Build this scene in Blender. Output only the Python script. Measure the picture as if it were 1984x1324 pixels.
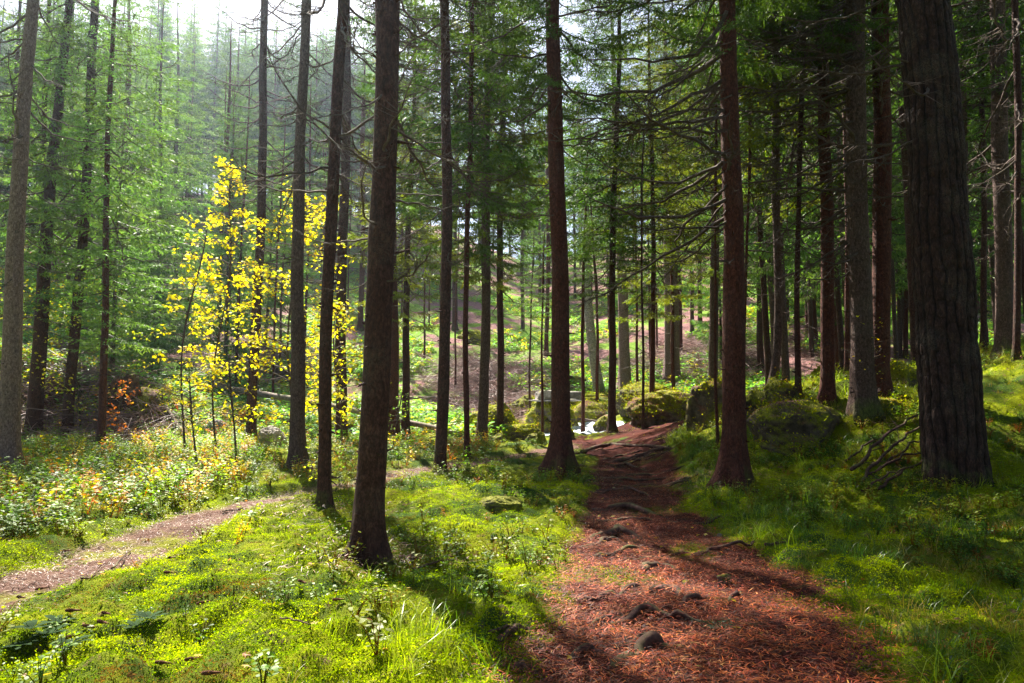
import bpy, math, random
import numpy as np
from mathutils import Vector, Matrix

# ------------------------------------------------------------------ scene
for o in list(bpy.data.objects):
    bpy.data.objects.remove(o)
S = bpy.context.scene
COL = S.collection
R = math.radians
F = 1400.0                       # focal length in photograph pixels (photo 1984 wide)
PITCH = R(6.0)
CAMZ = 1.6
SUN_AZ = R(25.0)                 # left of straight ahead (+Y)
SUN_EL = R(50.0)

cd = bpy.data.cameras.new('camera')
cam = bpy.data.objects.new('camera', cd)
COL.objects.link(cam)
cd.sensor_width = 36.0
cd.lens = 36.0 * F / 1984.0
cd.clip_start = 0.05
cd.clip_end = 2000.0
cam.location = (0, 0, CAMZ)
cam.rotation_euler = (R(90) + PITCH, 0, 0)
S.camera = cam

w = bpy.data.worlds.new('World')
S.world = w
w.use_nodes = True
nt = w.node_tree
nt.nodes.clear()
sky = nt.nodes.new('ShaderNodeTexSky')
sky.sky_type = 'NISHITA'
sky.sun_disc = False
sky.sun_elevation = SUN_EL
sky.sun_rotation = -SUN_AZ
sky.air_density = 1.0
sky.dust_density = 2.0
bg = nt.nodes.new('ShaderNodeBackground')
bg.inputs['Strength'].default_value = 0.05
wo = nt.nodes.new('ShaderNodeOutputWorld')
nt.links.new(sky.outputs[0], bg.inputs[0])
nt.links.new(bg.outputs[0], wo.inputs[0])

sd = bpy.data.lights.new('sun', 'SUN')
sd.energy = 5.0
sd.angle = R(0.5)
sd.color = (1.0, 0.93, 0.80)
sun = bpy.data.objects.new('sun', sd)
COL.objects.link(sun)
sdir = Vector((-math.sin(SUN_AZ) * math.cos(SUN_EL), math.cos(SUN_AZ) * math.cos(SUN_EL), math.sin(SUN_EL)))
sun.rotation_euler = sdir.to_track_quat('Z', 'Y').to_euler()
sun.location = sdir * 60

S.view_settings.view_transform = 'Standard'
S.view_settings.look = 'None'
S.view_settings.exposure = 2.0
S.view_settings.gamma = 1.0
S.view_settings.use_curve_mapping = False
try:
    S.cycles.max_bounces = 8
    S.cycles.diffuse_bounces = 3
    S.cycles.glossy_bounces = 2
    S.cycles.transmission_bounces = 4
    S.cycles.transparent_max_bounces = 4
    S.cycles.volume_bounces = 0
except Exception:
    pass

rng = np.random.default_rng(7)
random.seed(7)

# ------------------------------------------------------------------ noise
def _hash(ix, iy, s):
    h = (ix.astype(np.int64) * 374761393 + iy.astype(np.int64) * 668265263 + s * 974634777) & 0xffffffff
    h = ((h ^ (h >> 13)) * 1274126177) & 0xffffffff
    h = h ^ (h >> 16)
    return (h & 0xffff) / 65535.0

def vnoise(x, y, s=0):
    x = np.asarray(x, float); y = np.asarray(y, float)
    ix = np.floor(x); iy = np.floor(y)
    fx = x - ix; fy = y - iy
    fx = fx * fx * (3 - 2 * fx); fy = fy * fy * (3 - 2 * fy)
    a = _hash(ix, iy, s); b = _hash(ix + 1, iy, s); c = _hash(ix, iy + 1, s); d = _hash(ix + 1, iy + 1, s)
    return (a + (b - a) * fx) * (1 - fy) + (c + (d - c) * fx) * fy

def fbm(x, y, s=0, n=4):
    t = 0; a = 0.5
    for i in range(n):
        t = t + a * vnoise(x * 2 ** i, y * 2 ** i, s + i * 17)
        a *= 0.5
    return t

def smooth(t):
    t = np.clip(t, 0, 1)
    return t * t * (3 - 2 * t)

# ------------------------------------------------------------------ terrain
def pix_dir(u, v):
    cp, sp = math.cos(PITCH), math.sin(PITCH)
    a = (u - 992.0) / F; b = (662.0 - v) / F
    return np.array([a, cp - b * sp, sp + b * cp])

SL = 0.035
def plane_pt(u, v):
    d = pix_dir(u, v)
    t = CAMZ / (SL * d[1] - d[2])
    return d[0] * t, d[1] * t

_pe = [(1324, 985, 1700), (1250, 1035, 1665), (1180, 1070, 1615), (1120, 1090, 1545), (1060, 1105, 1440), (1010, 1122, 1365),
       (960, 1140, 1325), (920, 1150, 1310), (892, 1150, 1292), (870, 1120, 1345), (856, 1095, 1380)]
PY, PL, PR = [], [], []
for v, ul, ur in _pe:
    x0, y0 = plane_pt(ul, v); x1, y1 = plane_pt(ur, v)
    PY.append((y0 + y1) / 2); PL.append(x0); PR.append(x1)
PY = [-6.0, 1.0] + PY + [26.0]
PL = [-0.2, -0.1] + PL + [PL[-1] + 2.2]
PR = [2.3, 2.1] + PR + [PR[-1] - 0.2]
SP = [plane_pt(u, v) for u, v in [(-500, 1330), (-200, 1215), (0, 1145), (150, 1103), (300, 1047), (400, 1012), (500, 983), (600, 960), (700, 944), (800, 922), (900, 903), (1010, 885), (1110, 868)]]

def polydist(x, y, P):
    d = np.full(np.shape(x), 1e9)
    for (ax, ay), (bx, by) in zip(P[:-1], P[1:]):
        dx, dy = bx - ax, by - ay
        t = np.clip(((x - ax) * dx + (y - ay) * dy) / (dx * dx + dy * dy), 0, 1)
        d = np.minimum(d, np.hypot(x - ax - t * dx, y - ay - t * dy))
    return d

def main_path(x, y):
    """signed inside distance, > 0 on the path"""
    l = np.interp(y, PY, PL); r = np.interp(y, PY, PR)
    e = 0.5 * (fbm(x * 1.6, y * 1.6, 3) - 0.47) + 0.16 * (vnoise(x * 9, y * 9, 5) - 0.5)
    d = np.minimum(x - l, r - x) + e
    return np.where((y > 25.5) | (y < -6), -1.0, d)

def side_path(x, y):
    e = 0.25 * (fbm(x * 1.5, y * 1.5, 9) - 0.47) + 0.08 * (vnoise(x * 8, y * 8, 6) - 0.5)
    hw = np.interp(y, [0, 6, 9, 14, 20], [0.5, 0.45, 0.42, 0.5, 0.6])
    return hw - polydist(x, y, SP) + e

STREAM = [(-0.5, 29.5), (0.6, 27.2), (1.7, 25.9), (2.7, 25.8), (3.3, 26.3), (3.1, 28.2), (2.3, 30.2), (2.6, 33.0)]
MOUNDS = [(6.1, 14.6, 1.25, 1.0, 0.75), (-13.5, 25.5, 4.5, 2.5, 1.5), (-19.5, 26.0, 4.5, 3.0, 2.2), (7.5, 20, 3.0, 2.5, 0.5),
          (4.6, 26.5, 2.6, 1.8, 0.6), (-1.2, 9.6, 0.5, 0.35, 0.12), (-3.0, 6.1, .8, .6, .12), (-1.9, 7.2, .5, .4, .14), (0.0, 10.6, .5, .4, .2)]

def gh(x, y):
    x = np.asarray(x, float); y = np.asarray(y, float)
    z = SL * np.clip(y, -5, 24)
    z = z + 0.11 * np.clip(y - 24, 0, 7)
    hs = np.interp(x, [-60, -12, 4, 16, 60], [0.40, 0.37, 0.29, 0.31, 0.36])
    st = np.interp(x, [-30, 0, 12], [28, 31, 31])
    z = z + hs * (np.sqrt(np.clip(y - st, 0, 90) ** 2 + 9) - 3) 
    r = np.clip(x - 2.5, 0, 12)
    z = z + r * (0.03 + 0.26 * smooth((y - 8) / 6)) * (1 - 0.5 * smooth((y - 16) / 10))
    z = z + 0.10 * np.clip(-x - 14, 0, 30) * smooth((y - 8) / 14)
    for mx, my, ax, ay, mh in MOUNDS:
        z = z + mh * np.exp(-((x - mx) / ax) ** 2 - ((y - my) / ay) ** 2)
    far = np.clip((y - 20) / 20, 0, 1)
    z = z + (0.5 + 2.2 * far) * 0.55 * (fbm(x * 0.22, y * 0.22, 31) - 0.47)
    mp = main_path(x, y); sp = side_path(x, y)
    off = smooth(-np.maximum(mp, sp) / 0.35 + 0.15)
    near = np.clip(1.4 - y / 30, 0.25, 1)
    hum = (fbm(x * 1.3, y * 1.3, 41) - 0.47) * 0.36 + 0.14 * (np.abs(vnoise(x * 3.1, y * 3.1, 47) - 0.5) * -2 + 0.5) + 0.07 * (vnoise(x * 8, y * 8, 51) - 0.5) + 0.035 * (vnoise(x * 19, y * 19, 55) - 0.5)
    z = z + off * (hum + 0.05) * near
    z = z + (1 - off) * (0.16 * (fbm(x * 1.7, y * 1.7, 61) - 0.5) + 0.05 * (vnoise(x * 6, y * 6, 66) - 0.5) + 0.012 * (vnoise(x * 21, y * 21, 67) - 0.5))
    ds = polydist(x, y, STREAM)
    z = z - 0.22 * (1 - smooth((ds - 0.9) / 0.7))
    return z

def hit(u, v, tmax=140):
    """ground point seen at photograph pixel (u, v)"""
    d = pix_dir(u, v)
    ts = np.concatenate([np.arange(2, 30, 0.03), np.arange(30, tmax, 0.2)])
    p = ts[:, None] * d[None]
    below = (CAMZ + p[:, 2]) < gh(p[:, 0], p[:, 1])
    i = int(np.argmax(below)) if below.any() else len(ts) - 1
    t = ts[i]
    x, y = d[0] * t, d[1] * t
    return float(x), float(y), float(gh(x, y))

def zc(x, y):
    return float(gh(x, y))

# ------------------------------------------------------------------ helpers
def tag(o, label=None, cat=None, group=None, kind=None):
    if label: o['label'] = label
    if cat: o['category'] = cat
    if group: o['group'] = group
    if kind: o['kind'] = kind
    return o

def empty(name, loc, label, cat, group=None, rz=0.0):
    o = bpy.data.objects.new(name, None)
    o.empty_display_size = 0.2
    COL.objects.link(o)
    o.location = loc; o.rotation_euler = (0, 0, rz)
    return tag(o, label, cat, group)

def make_mesh(name, V, Fc, cols=None, smooth_=False):
    """V (n,3), Fc list of int arrays (m,3) and / or (m,4)"""
    me = bpy.data.meshes.new(name)
    V = np.ascontiguousarray(V, dtype=np.float32)
    Fs = [np.asarray(f, dtype=np.int32) for f in Fc if len(f)]
    nl = sum(f.size for f in Fs); nf = sum(len(f) for f in Fs)
    me.vertices.add(len(V)); me.vertices.foreach_set('co', V.ravel())
    me.loops.add(nl); me.loops.foreach_set('vertex_index', np.concatenate([f.ravel() for f in Fs]))
    me.polygons.add(nf)
    starts = []; tot = []; k = 0
    for f in Fs:
        n = f.shape[1]
        starts.append(k + np.arange(len(f)) * n); tot.append(np.full(len(f), n)); k += f.size
    me.polygons.foreach_set('loop_start', np.concatenate(starts).astype(np.int32))
    me.polygons.foreach_set('loop_total', np.concatenate(tot).astype(np.int32))
    me.update(calc_edges=True)
    if smooth_:
        me.polygons.foreach_set('use_smooth', np.ones(nf, dtype=bool))
    if cols is not None:
        a = me.color_attributes.new('Col', 'FLOAT_COLOR', 'POINT')
        c = np.ones((len(V), 4), dtype=np.float32); c[:, :3] = cols
        a.data.foreach_set('color', c.ravel())
    me.validate()
    return me

def link(name, me, mat, parent=None, loc=None):
    if mat is not None and len(me.materials) == 0:
        me.materials.append(mat)
    o = bpy.data.objects.new(name, me)
    COL.objects.link(o)
    if parent: o.parent = parent
    if loc is not None: o.location = loc
    return o

class Buf:
    def __init__(s): s.V = []; s.T = []; s.Q = []; s.C = []; s.n = 0
    def add(s, V, T=None, Q=None, col=(1, 1, 1)):
        V = np.asarray(V, float)
        s.V.append(V)
        if T is not None and len(T): s.T.append(np.asarray(T) + s.n)
        if Q is not None and len(Q): s.Q.append(np.asarray(Q) + s.n)
        c = np.asarray(col, float)
        s.C.append(np.broadcast_to(c, V.shape) if c.ndim == 1 else c)
        s.n += len(V)
    def arrays(s):
        T = np.concatenate(s.T) if s.T else np.zeros((0, 3), int)
        Q = np.concatenate(s.Q) if s.Q else np.zeros((0, 4), int)
        return np.concatenate(s.V), T, Q, np.concatenate(s.C)
    def mesh(s, name, sm=False):
        V, T, Q, C = s.arrays()
        return make_mesh(name, V, [T, Q], C, sm)

def tube(P, rad, n=5):
    """open tube along points P (m,3)"""
    P = np.asarray(P, float); m = len(P)
    rad = np.broadcast_to(np.asarray(rad, float), (m,))
    T = np.gradient(P, axis=0); T /= np.linalg.norm(T, axis=1)[:, None] + 1e-9
    ref = np.array([0, 0, 1.0]) if abs(T[:, 2]).mean() < 0.8 else np.array([1.0, 0, 0])
    U = np.cross(T, ref); U /= np.linalg.norm(U, axis=1)[:, None] + 1e-9
    W = np.cross(T, U)
    a = np.arange(n) * 2 * math.pi / n
    V = P[:, None] + rad[:, None, None] * (np.cos(a)[None, :, None] * U[:, None] + np.sin(a)[None, :, None] * W[:, None])
    V = V.reshape(-1, 3)
    i, j = np.meshgrid(np.arange(m - 1), np.arange(n), indexing='ij')
    j2 = (j + 1) % n
    Q = np.stack([i * n + j, i * n + j2, (i + 1) * n + j2, (i + 1) * n + j], -1).reshape(-1, 4)
    return V, Q

def capped(P, rad, n=8):
    V, Q = tube(P, rad, n)
    a = len(V)
    V = np.vstack([V, P[0], P[-1]])
    k = (len(P) - 1) * n
    T = [[a, (j + 1) % n, j] for j in range(n)] + [[a + 1, k + j, k + (j + 1) % n] for j in range(n)]
    return V, np.array(T), Q

def scatter(name, tmpl, pos, rz, sc, col, mat, label, cat, tilt=None, parent=None, normals=None, kind='stuff'):
    """tmpl: list of (V,T,Q,C) templates; every instance baked into ONE mesh"""
    n = len(pos)
    which = rng.integers(0, len(tmpl), n)
    B = Buf()
    for k, (V, T, Q, C) in enumerate(tmpl):
        m = which == k
        if not m.any(): continue
        p = pos[m]; a = rz[m]; s = sc[m]
        if s.ndim == 1: s = np.repeat(s[:, None], 3, 1)
        c = col[m]
        X = V[None] * s[:, None, :]
        if tilt is not None:
            t = tilt[m][:, None]
            ct, st = np.cos(t), np.sin(t)
            y = X[..., 1] * ct - X[..., 2] * st; z = X[..., 1] * st + X[..., 2] * ct
            X = np.stack([X[..., 0], y, z], -1)
        ca, sa = np.cos(a)[:, None], np.sin(a)[:, None]
        X = np.stack([X[..., 0] * ca - X[..., 1] * sa, X[..., 0] * sa + X[..., 1] * ca, X[..., 2]], -1)
        X = X + p[:, None]
        nv = len(V); off = (np.arange(m.sum()) * nv)[:, None, None]
        TT = (T[None] + off).reshape(-1, 3) if len(T) else None
        QQ = (Q[None] + off).reshape(-1, 4) if len(Q) else None
        CC = (C[None] * c[:, None]).reshape(-1, 3)
        B.add(X.reshape(-1, 3), TT, QQ, CC)
    me = B.mesh(name)
    o = link(name, me, mat, parent)
    return tag(o, label, cat, None, kind)

def sample(n, xr, yr, fn):
    """n random points in the rectangle, kept with probability fn(x,y)"""
    x = rng.uniform(xr[0], xr[1], n); y = rng.uniform(yr[0], yr[1], n)
    k = rng.random(n) < fn(x, y)
    return x[k], y[k]

def infrust(x, y, pad=0.06):
    return (np.abs(x) < (0.7086 + pad) * y + 0.8)

# ------------------------------------------------------------------ materials
def newmat(name):
    m = bpy.data.materials.new(name); m.use_nodes = True
    n = m.node_tree; n.nodes.clear()
    return m, n

def N(nt, t, **kw):
    nd = nt.nodes.new(t)
    for k, v in kw.items():
        if k in nd.inputs.keys() if hasattr(nd.inputs, 'keys') else False:
            nd.inputs[k].default_value = v
        else:
            setattr(nd, k, v)
    return nd

def noise(nt, vec, scale, detail=6, rough=0.6, dist=0.0):
    nd = nt.nodes.new('ShaderNodeTexNoise')
    nd.inputs['Scale'].default_value = scale; nd.inputs['Detail'].default_value = detail
    nd.inputs['Roughness'].default_value = rough; nd.inputs['Distortion'].default_value = dist
    if vec: nt.links.new(vec, nd.inputs['Vector'])
    return nd

def ramp(nt, fac, stops):
    r = nt.nodes.new('ShaderNodeValToRGB')
    el = r.color_ramp.elements
    while len(el) < len(stops): el.new(0.5)
    for e, (p, c) in zip(el, stops):
        e.position = p; e.color = (*c, 1) if len(c) == 3 else c
    nt.links.new(fac, r.inputs[0])
    return r

def mixc(nt, fac, a, b, mode='MIX'):
    m = nt.nodes.new('ShaderNodeMix'); m.data_type = 'RGBA'; m.blend_type = mode
    for s, v in ((m.inputs[0], fac), (m.inputs[6], a), (m.inputs[7], b)):
        if isinstance(v, (int, float)): s.default_value = v
        elif isinstance(v, tuple): s.default_value = (*v, 1)
        else: nt.links.new(v, s)
    return m.outputs[2]

def mathn(nt, op, a, b=None, clamp=False):
    m = nt.nodes.new('ShaderNodeMath'); m.operation = op; m.use_clamp = clamp
    for s, v in zip(m.inputs, (a, b)):
        if v is None: continue
        if isinstance(v, (int, float)): s.default_value = v
        else: nt.links.new(v, s)
    return m.outputs[0]

def bump(nt, h, strength, dist, prev=None):
    b = nt.nodes.new('ShaderNodeBump')
    b.inputs['Strength'].default_value = strength; b.inputs['Distance'].default_value = dist
    nt.links.new(h, b.inputs['Height'])
    if prev: nt.links.new(prev, b.inputs['Normal'])
    return b.outputs[0]

def finish(nt, col, rough=0.8, normal=None, spec=0.3, transl=0.0, tcol=None):
    p = nt.nodes.new('ShaderNodeBsdfPrincipled')
    if isinstance(col, tuple): p.inputs['Base Color'].default_value = (*col, 1)
    else: nt.links.new(col, p.inputs['Base Color'])
    if isinstance(rough, (int, float)): p.inputs['Roughness'].default_value = rough
    else: nt.links.new(rough, p.inputs['Roughness'])
    p.inputs['Specular IOR Level'].default_value = spec
    if normal: nt.links.new(normal, p.inputs['Normal'])
    out = nt.nodes.new('ShaderNodeOutputMaterial')
    if transl > 0:
        t = nt.nodes.new('ShaderNodeBsdfTranslucent')
        nt.links.new(tcol if tcol else col, t.inputs['Color'])
        mx = nt.nodes.new('ShaderNodeMixShader'); mx.inputs[0].default_value = transl
        nt.links.new(p.outputs[0], mx.inputs[1]); nt.links.new(t.outputs[0], mx.inputs[2])
        nt.links.new(mx.outputs[0], out.inputs[0])
    else:
        nt.links.new(p.outputs[0], out.inputs[0])
    return p

def leafmat(name, transl=0.4, rough=0.5, spec=0.4, tint=(1.25, 1.3, 0.6), vscale=3.0):
    m, nt = newmat(name)
    a = nt.nodes.new('ShaderNodeAttribute'); a.attribute_name = 'Col'
    g = nt.nodes.new('ShaderNodeNewGeometry')
    nz = noise(nt, g.outputs['Position'], vscale, 3)
    c = mixc(nt, 1.0, a.outputs['Color'], ramp(nt, nz.outputs[0], [(0.3, (0.7, 0.7, 0.7)), (0.7, (1.3, 1.3, 1.3))]).outputs[0], 'MULTIPLY')
    tc = mixc(nt, 1.0, c, tint, 'MULTIPLY')
    finish(nt, c, rough, None, spec, transl, tc)
    return m

M_NEEDLE = leafmat('spruce_needles', 0.45, 0.55, 0.3, (1.3, 1.5, 0.7))
M_LEAF = leafmat('broad_leaves', 0.5, 0.5, 0.35, (1.5, 1.5, 0.5))
M_YLEAF = leafmat('yellow_leaves', 0.62, 0.5, 0.3, (1.25, 1.2, 0.5))
M_GRASS = leafmat('grass_blades', 0.4, 0.38, 0.5, (1.3, 1.45, 0.5))
M_MOSS = leafmat('moss_tips', 0.5, 0.9, 0.02, (1.3, 1.4, 0.5))
M_LITTER = leafmat('needle_litter', 0.1, 0.55, 0.35, (1.1, 0.9, 0.6))

def barkmat(name, dark, mid, light, moss=0.5, vscale=28.0, stretch=0.5, lich=0.45, bstr=0.8, plates=False):
    m, nt = newmat(name)
    tc = nt.nodes.new('ShaderNodeTexCoord')
    oi = nt.nodes.new('ShaderNodeObjectInfo')
    mp = nt.nodes.new('ShaderNodeMapping')
    mp.inputs['Scale'].default_value = (1, 1, stretch)
    ad = nt.nodes.new('ShaderNodeVectorMath'); ad.operation = 'ADD'
    cr = nt.nodes.new('ShaderNodeCombineXYZ')
    nt.links.new(mathn(nt, 'MULTIPLY', oi.outputs['Random'], 37.0), cr.inputs[2])
    nt.links.new(tc.outputs['Object'], ad.inputs[0]); nt.links.new(cr.outputs[0], ad.inputs[1])
    nt.links.new(ad.outputs[0], mp.inputs[0])
    v = nt.nodes.new('ShaderNodeTexVoronoi'); v.feature = 'DISTANCE_TO_EDGE'; v.inputs['Scale'].default_value = vscale
    dn = noise(nt, mp.outputs[0], 9, 3)
    wv = mixc(nt, 0.14, mp.outputs[0], dn.outputs['Color'], 'ADD')
    nt.links.new(wv, v.inputs['Vector'])
    n1 = noise(nt, mp.outputs[0], 30, 8, 0.7)
    n2 = noise(nt, ad.outputs[0], 2.2, 5, 0.6)
    c = ramp(nt, n1.outputs[0], [(0.3, dark), (0.5, mid), (0.72, light)]).outputs[0]
    edge = ramp(nt, v.outputs['Distance'], [(0.0, (0.35, 0.33, 0.33)), (0.18, (1, 1, 1))]).outputs[0]
    c = mixc(nt, 0.7, c, edge, 'MULTIPLY')
    if plates:
        at = nt.nodes.new('ShaderNodeAttribute'); at.attribute_name = 'Col'
        c = mixc(nt, 0.9, c, at.outputs['Color'], 'MULTIPLY')
    # grey lichen patches
    l = ramp(nt, n2.outputs[0], [(0.48, (0, 0, 0)), (0.66, (1, 1, 1))]).outputs[0]
    n3 = noise(nt, ad.outputs[0], 60, 4, 0.7)
    l = mathn(nt, 'MULTIPLY', l, ramp(nt, n3.outputs[0], [(0.42, (0, 0, 0)), (0.55, (1, 1, 1))]).outputs[0])
    c = mixc(nt, mathn(nt, 'MULTIPLY', l, lich), c, (0.16, 0.14, 0.115))
    # moss climbing the foot
    sx = nt.nodes.new('ShaderNodeSeparateXYZ'); nt.links.new(tc.outputs['Object'], sx.inputs[0])
    mh = mathn(nt, 'SUBTRACT', moss, sx.outputs[2])
    mm = mathn(nt, 'ADD', mathn(nt, 'MULTIPLY', mh, 1.6), mathn(nt, 'MULTIPLY', mathn(nt, 'SUBTRACT', n2.outputs[0], 0.5), 4.0), True)
    c = mixc(nt, mathn(nt, 'MULTIPLY', mm, 0.8), c, ramp(nt, n1.outputs[0], [(0.35, (0.03, 0.05, 0.008)), (0.65, (0.13, 0.16, 0.02))]).outputs[0])
    h = mathn(nt, 'ADD', mathn(nt, 'MULTIPLY', v.outputs['Distance'], 1.2), n1.outputs[0])
    nm = bump(nt, h, bstr, 0.02)
    finish(nt, c, 0.85, nm, 0.25)
    return m

M_BARK = barkmat('spruce_bark', (0.024, 0.009, 0.008), (0.072, 0.027, 0.020), (0.16, 0.072, 0.054), 0.2, lich=0.22)
M_BARKG = barkmat('grey_spruce_bark', (0.038, 0.021, 0.019), (0.115, 0.066, 0.056), (0.24, 0.15, 0.13), 0.3, lich=0.3)
M_BARKP = barkmat('pale_and_sunlit_spruce_bark', (0.10, 0.06, 0.055), (0.27, 0.175, 0.16), (0.46, 0.33, 0.3), 0.2, lich=0.3)  # pale bark; also paints the sunlit look of the left edge trunk
M_BARKR = barkmat('reddish_spruce_bark', (0.032, 0.010, 0.008), (0.10, 0.028, 0.018), (0.19, 0.062, 0.042), 0.15, lich=0.15)
M_PINE = barkmat('pine_bark', (0.018, 0.008, 0.007), (0.045, 0.021, 0.016), (0.11, 0.055, 0.044), 0.1, 30, 0.3, 0.3, 0.9, plates=True)
M_SMOOTH = barkmat('aspen_bark', (0.16, 0.15, 0.12), (0.33, 0.31, 0.26), (0.46, 0.44, 0.38), 0.9, 8, 0.8, 0.5, 0.3)

def woodmat(name, a, b, scale=14, moss=0.0):
    m, nt = newmat(name)
    g = nt.nodes.new('ShaderNodeNewGeometry')
    n = noise(nt, g.outputs['Position'], scale, 6, 0.7)
    c = ramp(nt, n.outputs[0], [(0.35, a), (0.65, b)]).outputs[0]
    if moss > 0:
        sx = nt.nodes.new('ShaderNodeSeparateXYZ'); nt.links.new(g.outputs['Normal'], sx.inputs[0])
        n2 = noise(nt, g.outputs['Position'], 3.0, 4, 0.6)
        f = mathn(nt, 'MULTIPLY', mathn(nt, 'ADD', mathn(nt, 'SUBTRACT', sx.outputs[2], 0.3), mathn(nt, 'MULTIPLY', mathn(nt, 'SUBTRACT', n2.outputs[0], 0.55), 5.0), True), moss)
        c = mixc(nt, f, c, (0.12, 0.16, 0.02))
    finish(nt, c, 0.85, bump(nt, n.outputs[0], 0.6, 0.01), 0.25)
    return m

M_TWIG = woodmat('dead_twig', (0.045, 0.03, 0.028), (0.13, 0.09, 0.075), 20, 0.15)
M_ROOT = woodmat('root_wood', (0.03, 0.014, 0.012), (0.12, 0.055, 0.042), 18, 0.4)
M_LOG = woodmat('log_wood', (0.11, 0.08, 0.065), (0.34, 0.26, 0.22), 9, 0.5)
M_CONE = woodmat('cone_scales', (0.10, 0.035, 0.02), (0.26, 0.11, 0.06), 60)
M_CUT = woodmat('cut_wood', (0.22, 0.15, 0.09), (0.42, 0.31, 0.2), 20)

def rockmat(name, a, b, c3, moss, needles=0.0):
    m, nt = newmat(name)
    g = nt.nodes.new('ShaderNodeNewGeometry')
    n = noise(nt, g.outputs['Position'], 5, 10, 0.7)
    nf = noise(nt, g.outputs['Position'], 30, 5, 0.7)
    c = ramp(nt, n.outputs[0], [(0.3, a), (0.5, b), (0.7, c3)]).outputs[0]
    sx = nt.nodes.new('ShaderNodeSeparateXYZ'); nt.links.new(g.outputs['Normal'], sx.inputs[0])
    n2 = noise(nt, g.outputs['Position'], 1.7, 6, 0.65)
    f = mathn(nt, 'ADD', mathn(nt, 'MULTIPLY', sx.outputs[2], 1.3), mathn(nt, 'MULTIPLY', mathn(nt, 'SUBTRACT', n2.outputs[0], 1.0 - moss), 7.0), True)
    mc = ramp(nt, nf.outputs[0], [(0.3, (0.05, 0.065, 0.003)), (0.5, (0.19, 0.2, 0.006)), (0.7, (0.36, 0.33, 0.01))]).outputs[0]
    if needles > 0:
        n3 = noise(nt, g.outputs['Position'], 1.3, 5, 0.6)
        f3 = mathn(nt, 'ADD', mathn(nt, 'SUBTRACT', sx.outputs[2], 0.75), mathn(nt, 'MULTIPLY', mathn(nt, 'SUBTRACT', n3.outputs[0], 1 - needles), 8.0), True)
        mc = mixc(nt, f3, mc, ramp(nt, nf.outputs[0], [(0.35, (0.10, 0.045, 0.03)), (0.65, (0.28, 0.13, 0.08))]).outputs[0])
    c = mixc(nt, f, c, mc)
    nm = bump(nt, nf.outputs[0], 0.7, 0.03, bump(nt, n.outputs[0], 0.7, 0.12))
    finish(nt, c, 0.85, nm, 0.25)
    return m

M_ROCKM = rockmat('mossy_rock', (0.03, 0.024, 0.02), (0.09, 0.07, 0.055), (0.2, 0.16, 0.13), 0.56)
M_ROCKN = rockmat('mossy_rock_with_needles', (0.035, 0.025, 0.02), (0.1, 0.07, 0.05), (0.22, 0.16, 0.12), 0.54, 0.56)
M_ROCKG = rockmat('pale_granite', (0.12, 0.10, 0.09), (0.28, 0.25, 0.23), (0.5, 0.46, 0.43), 0.32)

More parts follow.
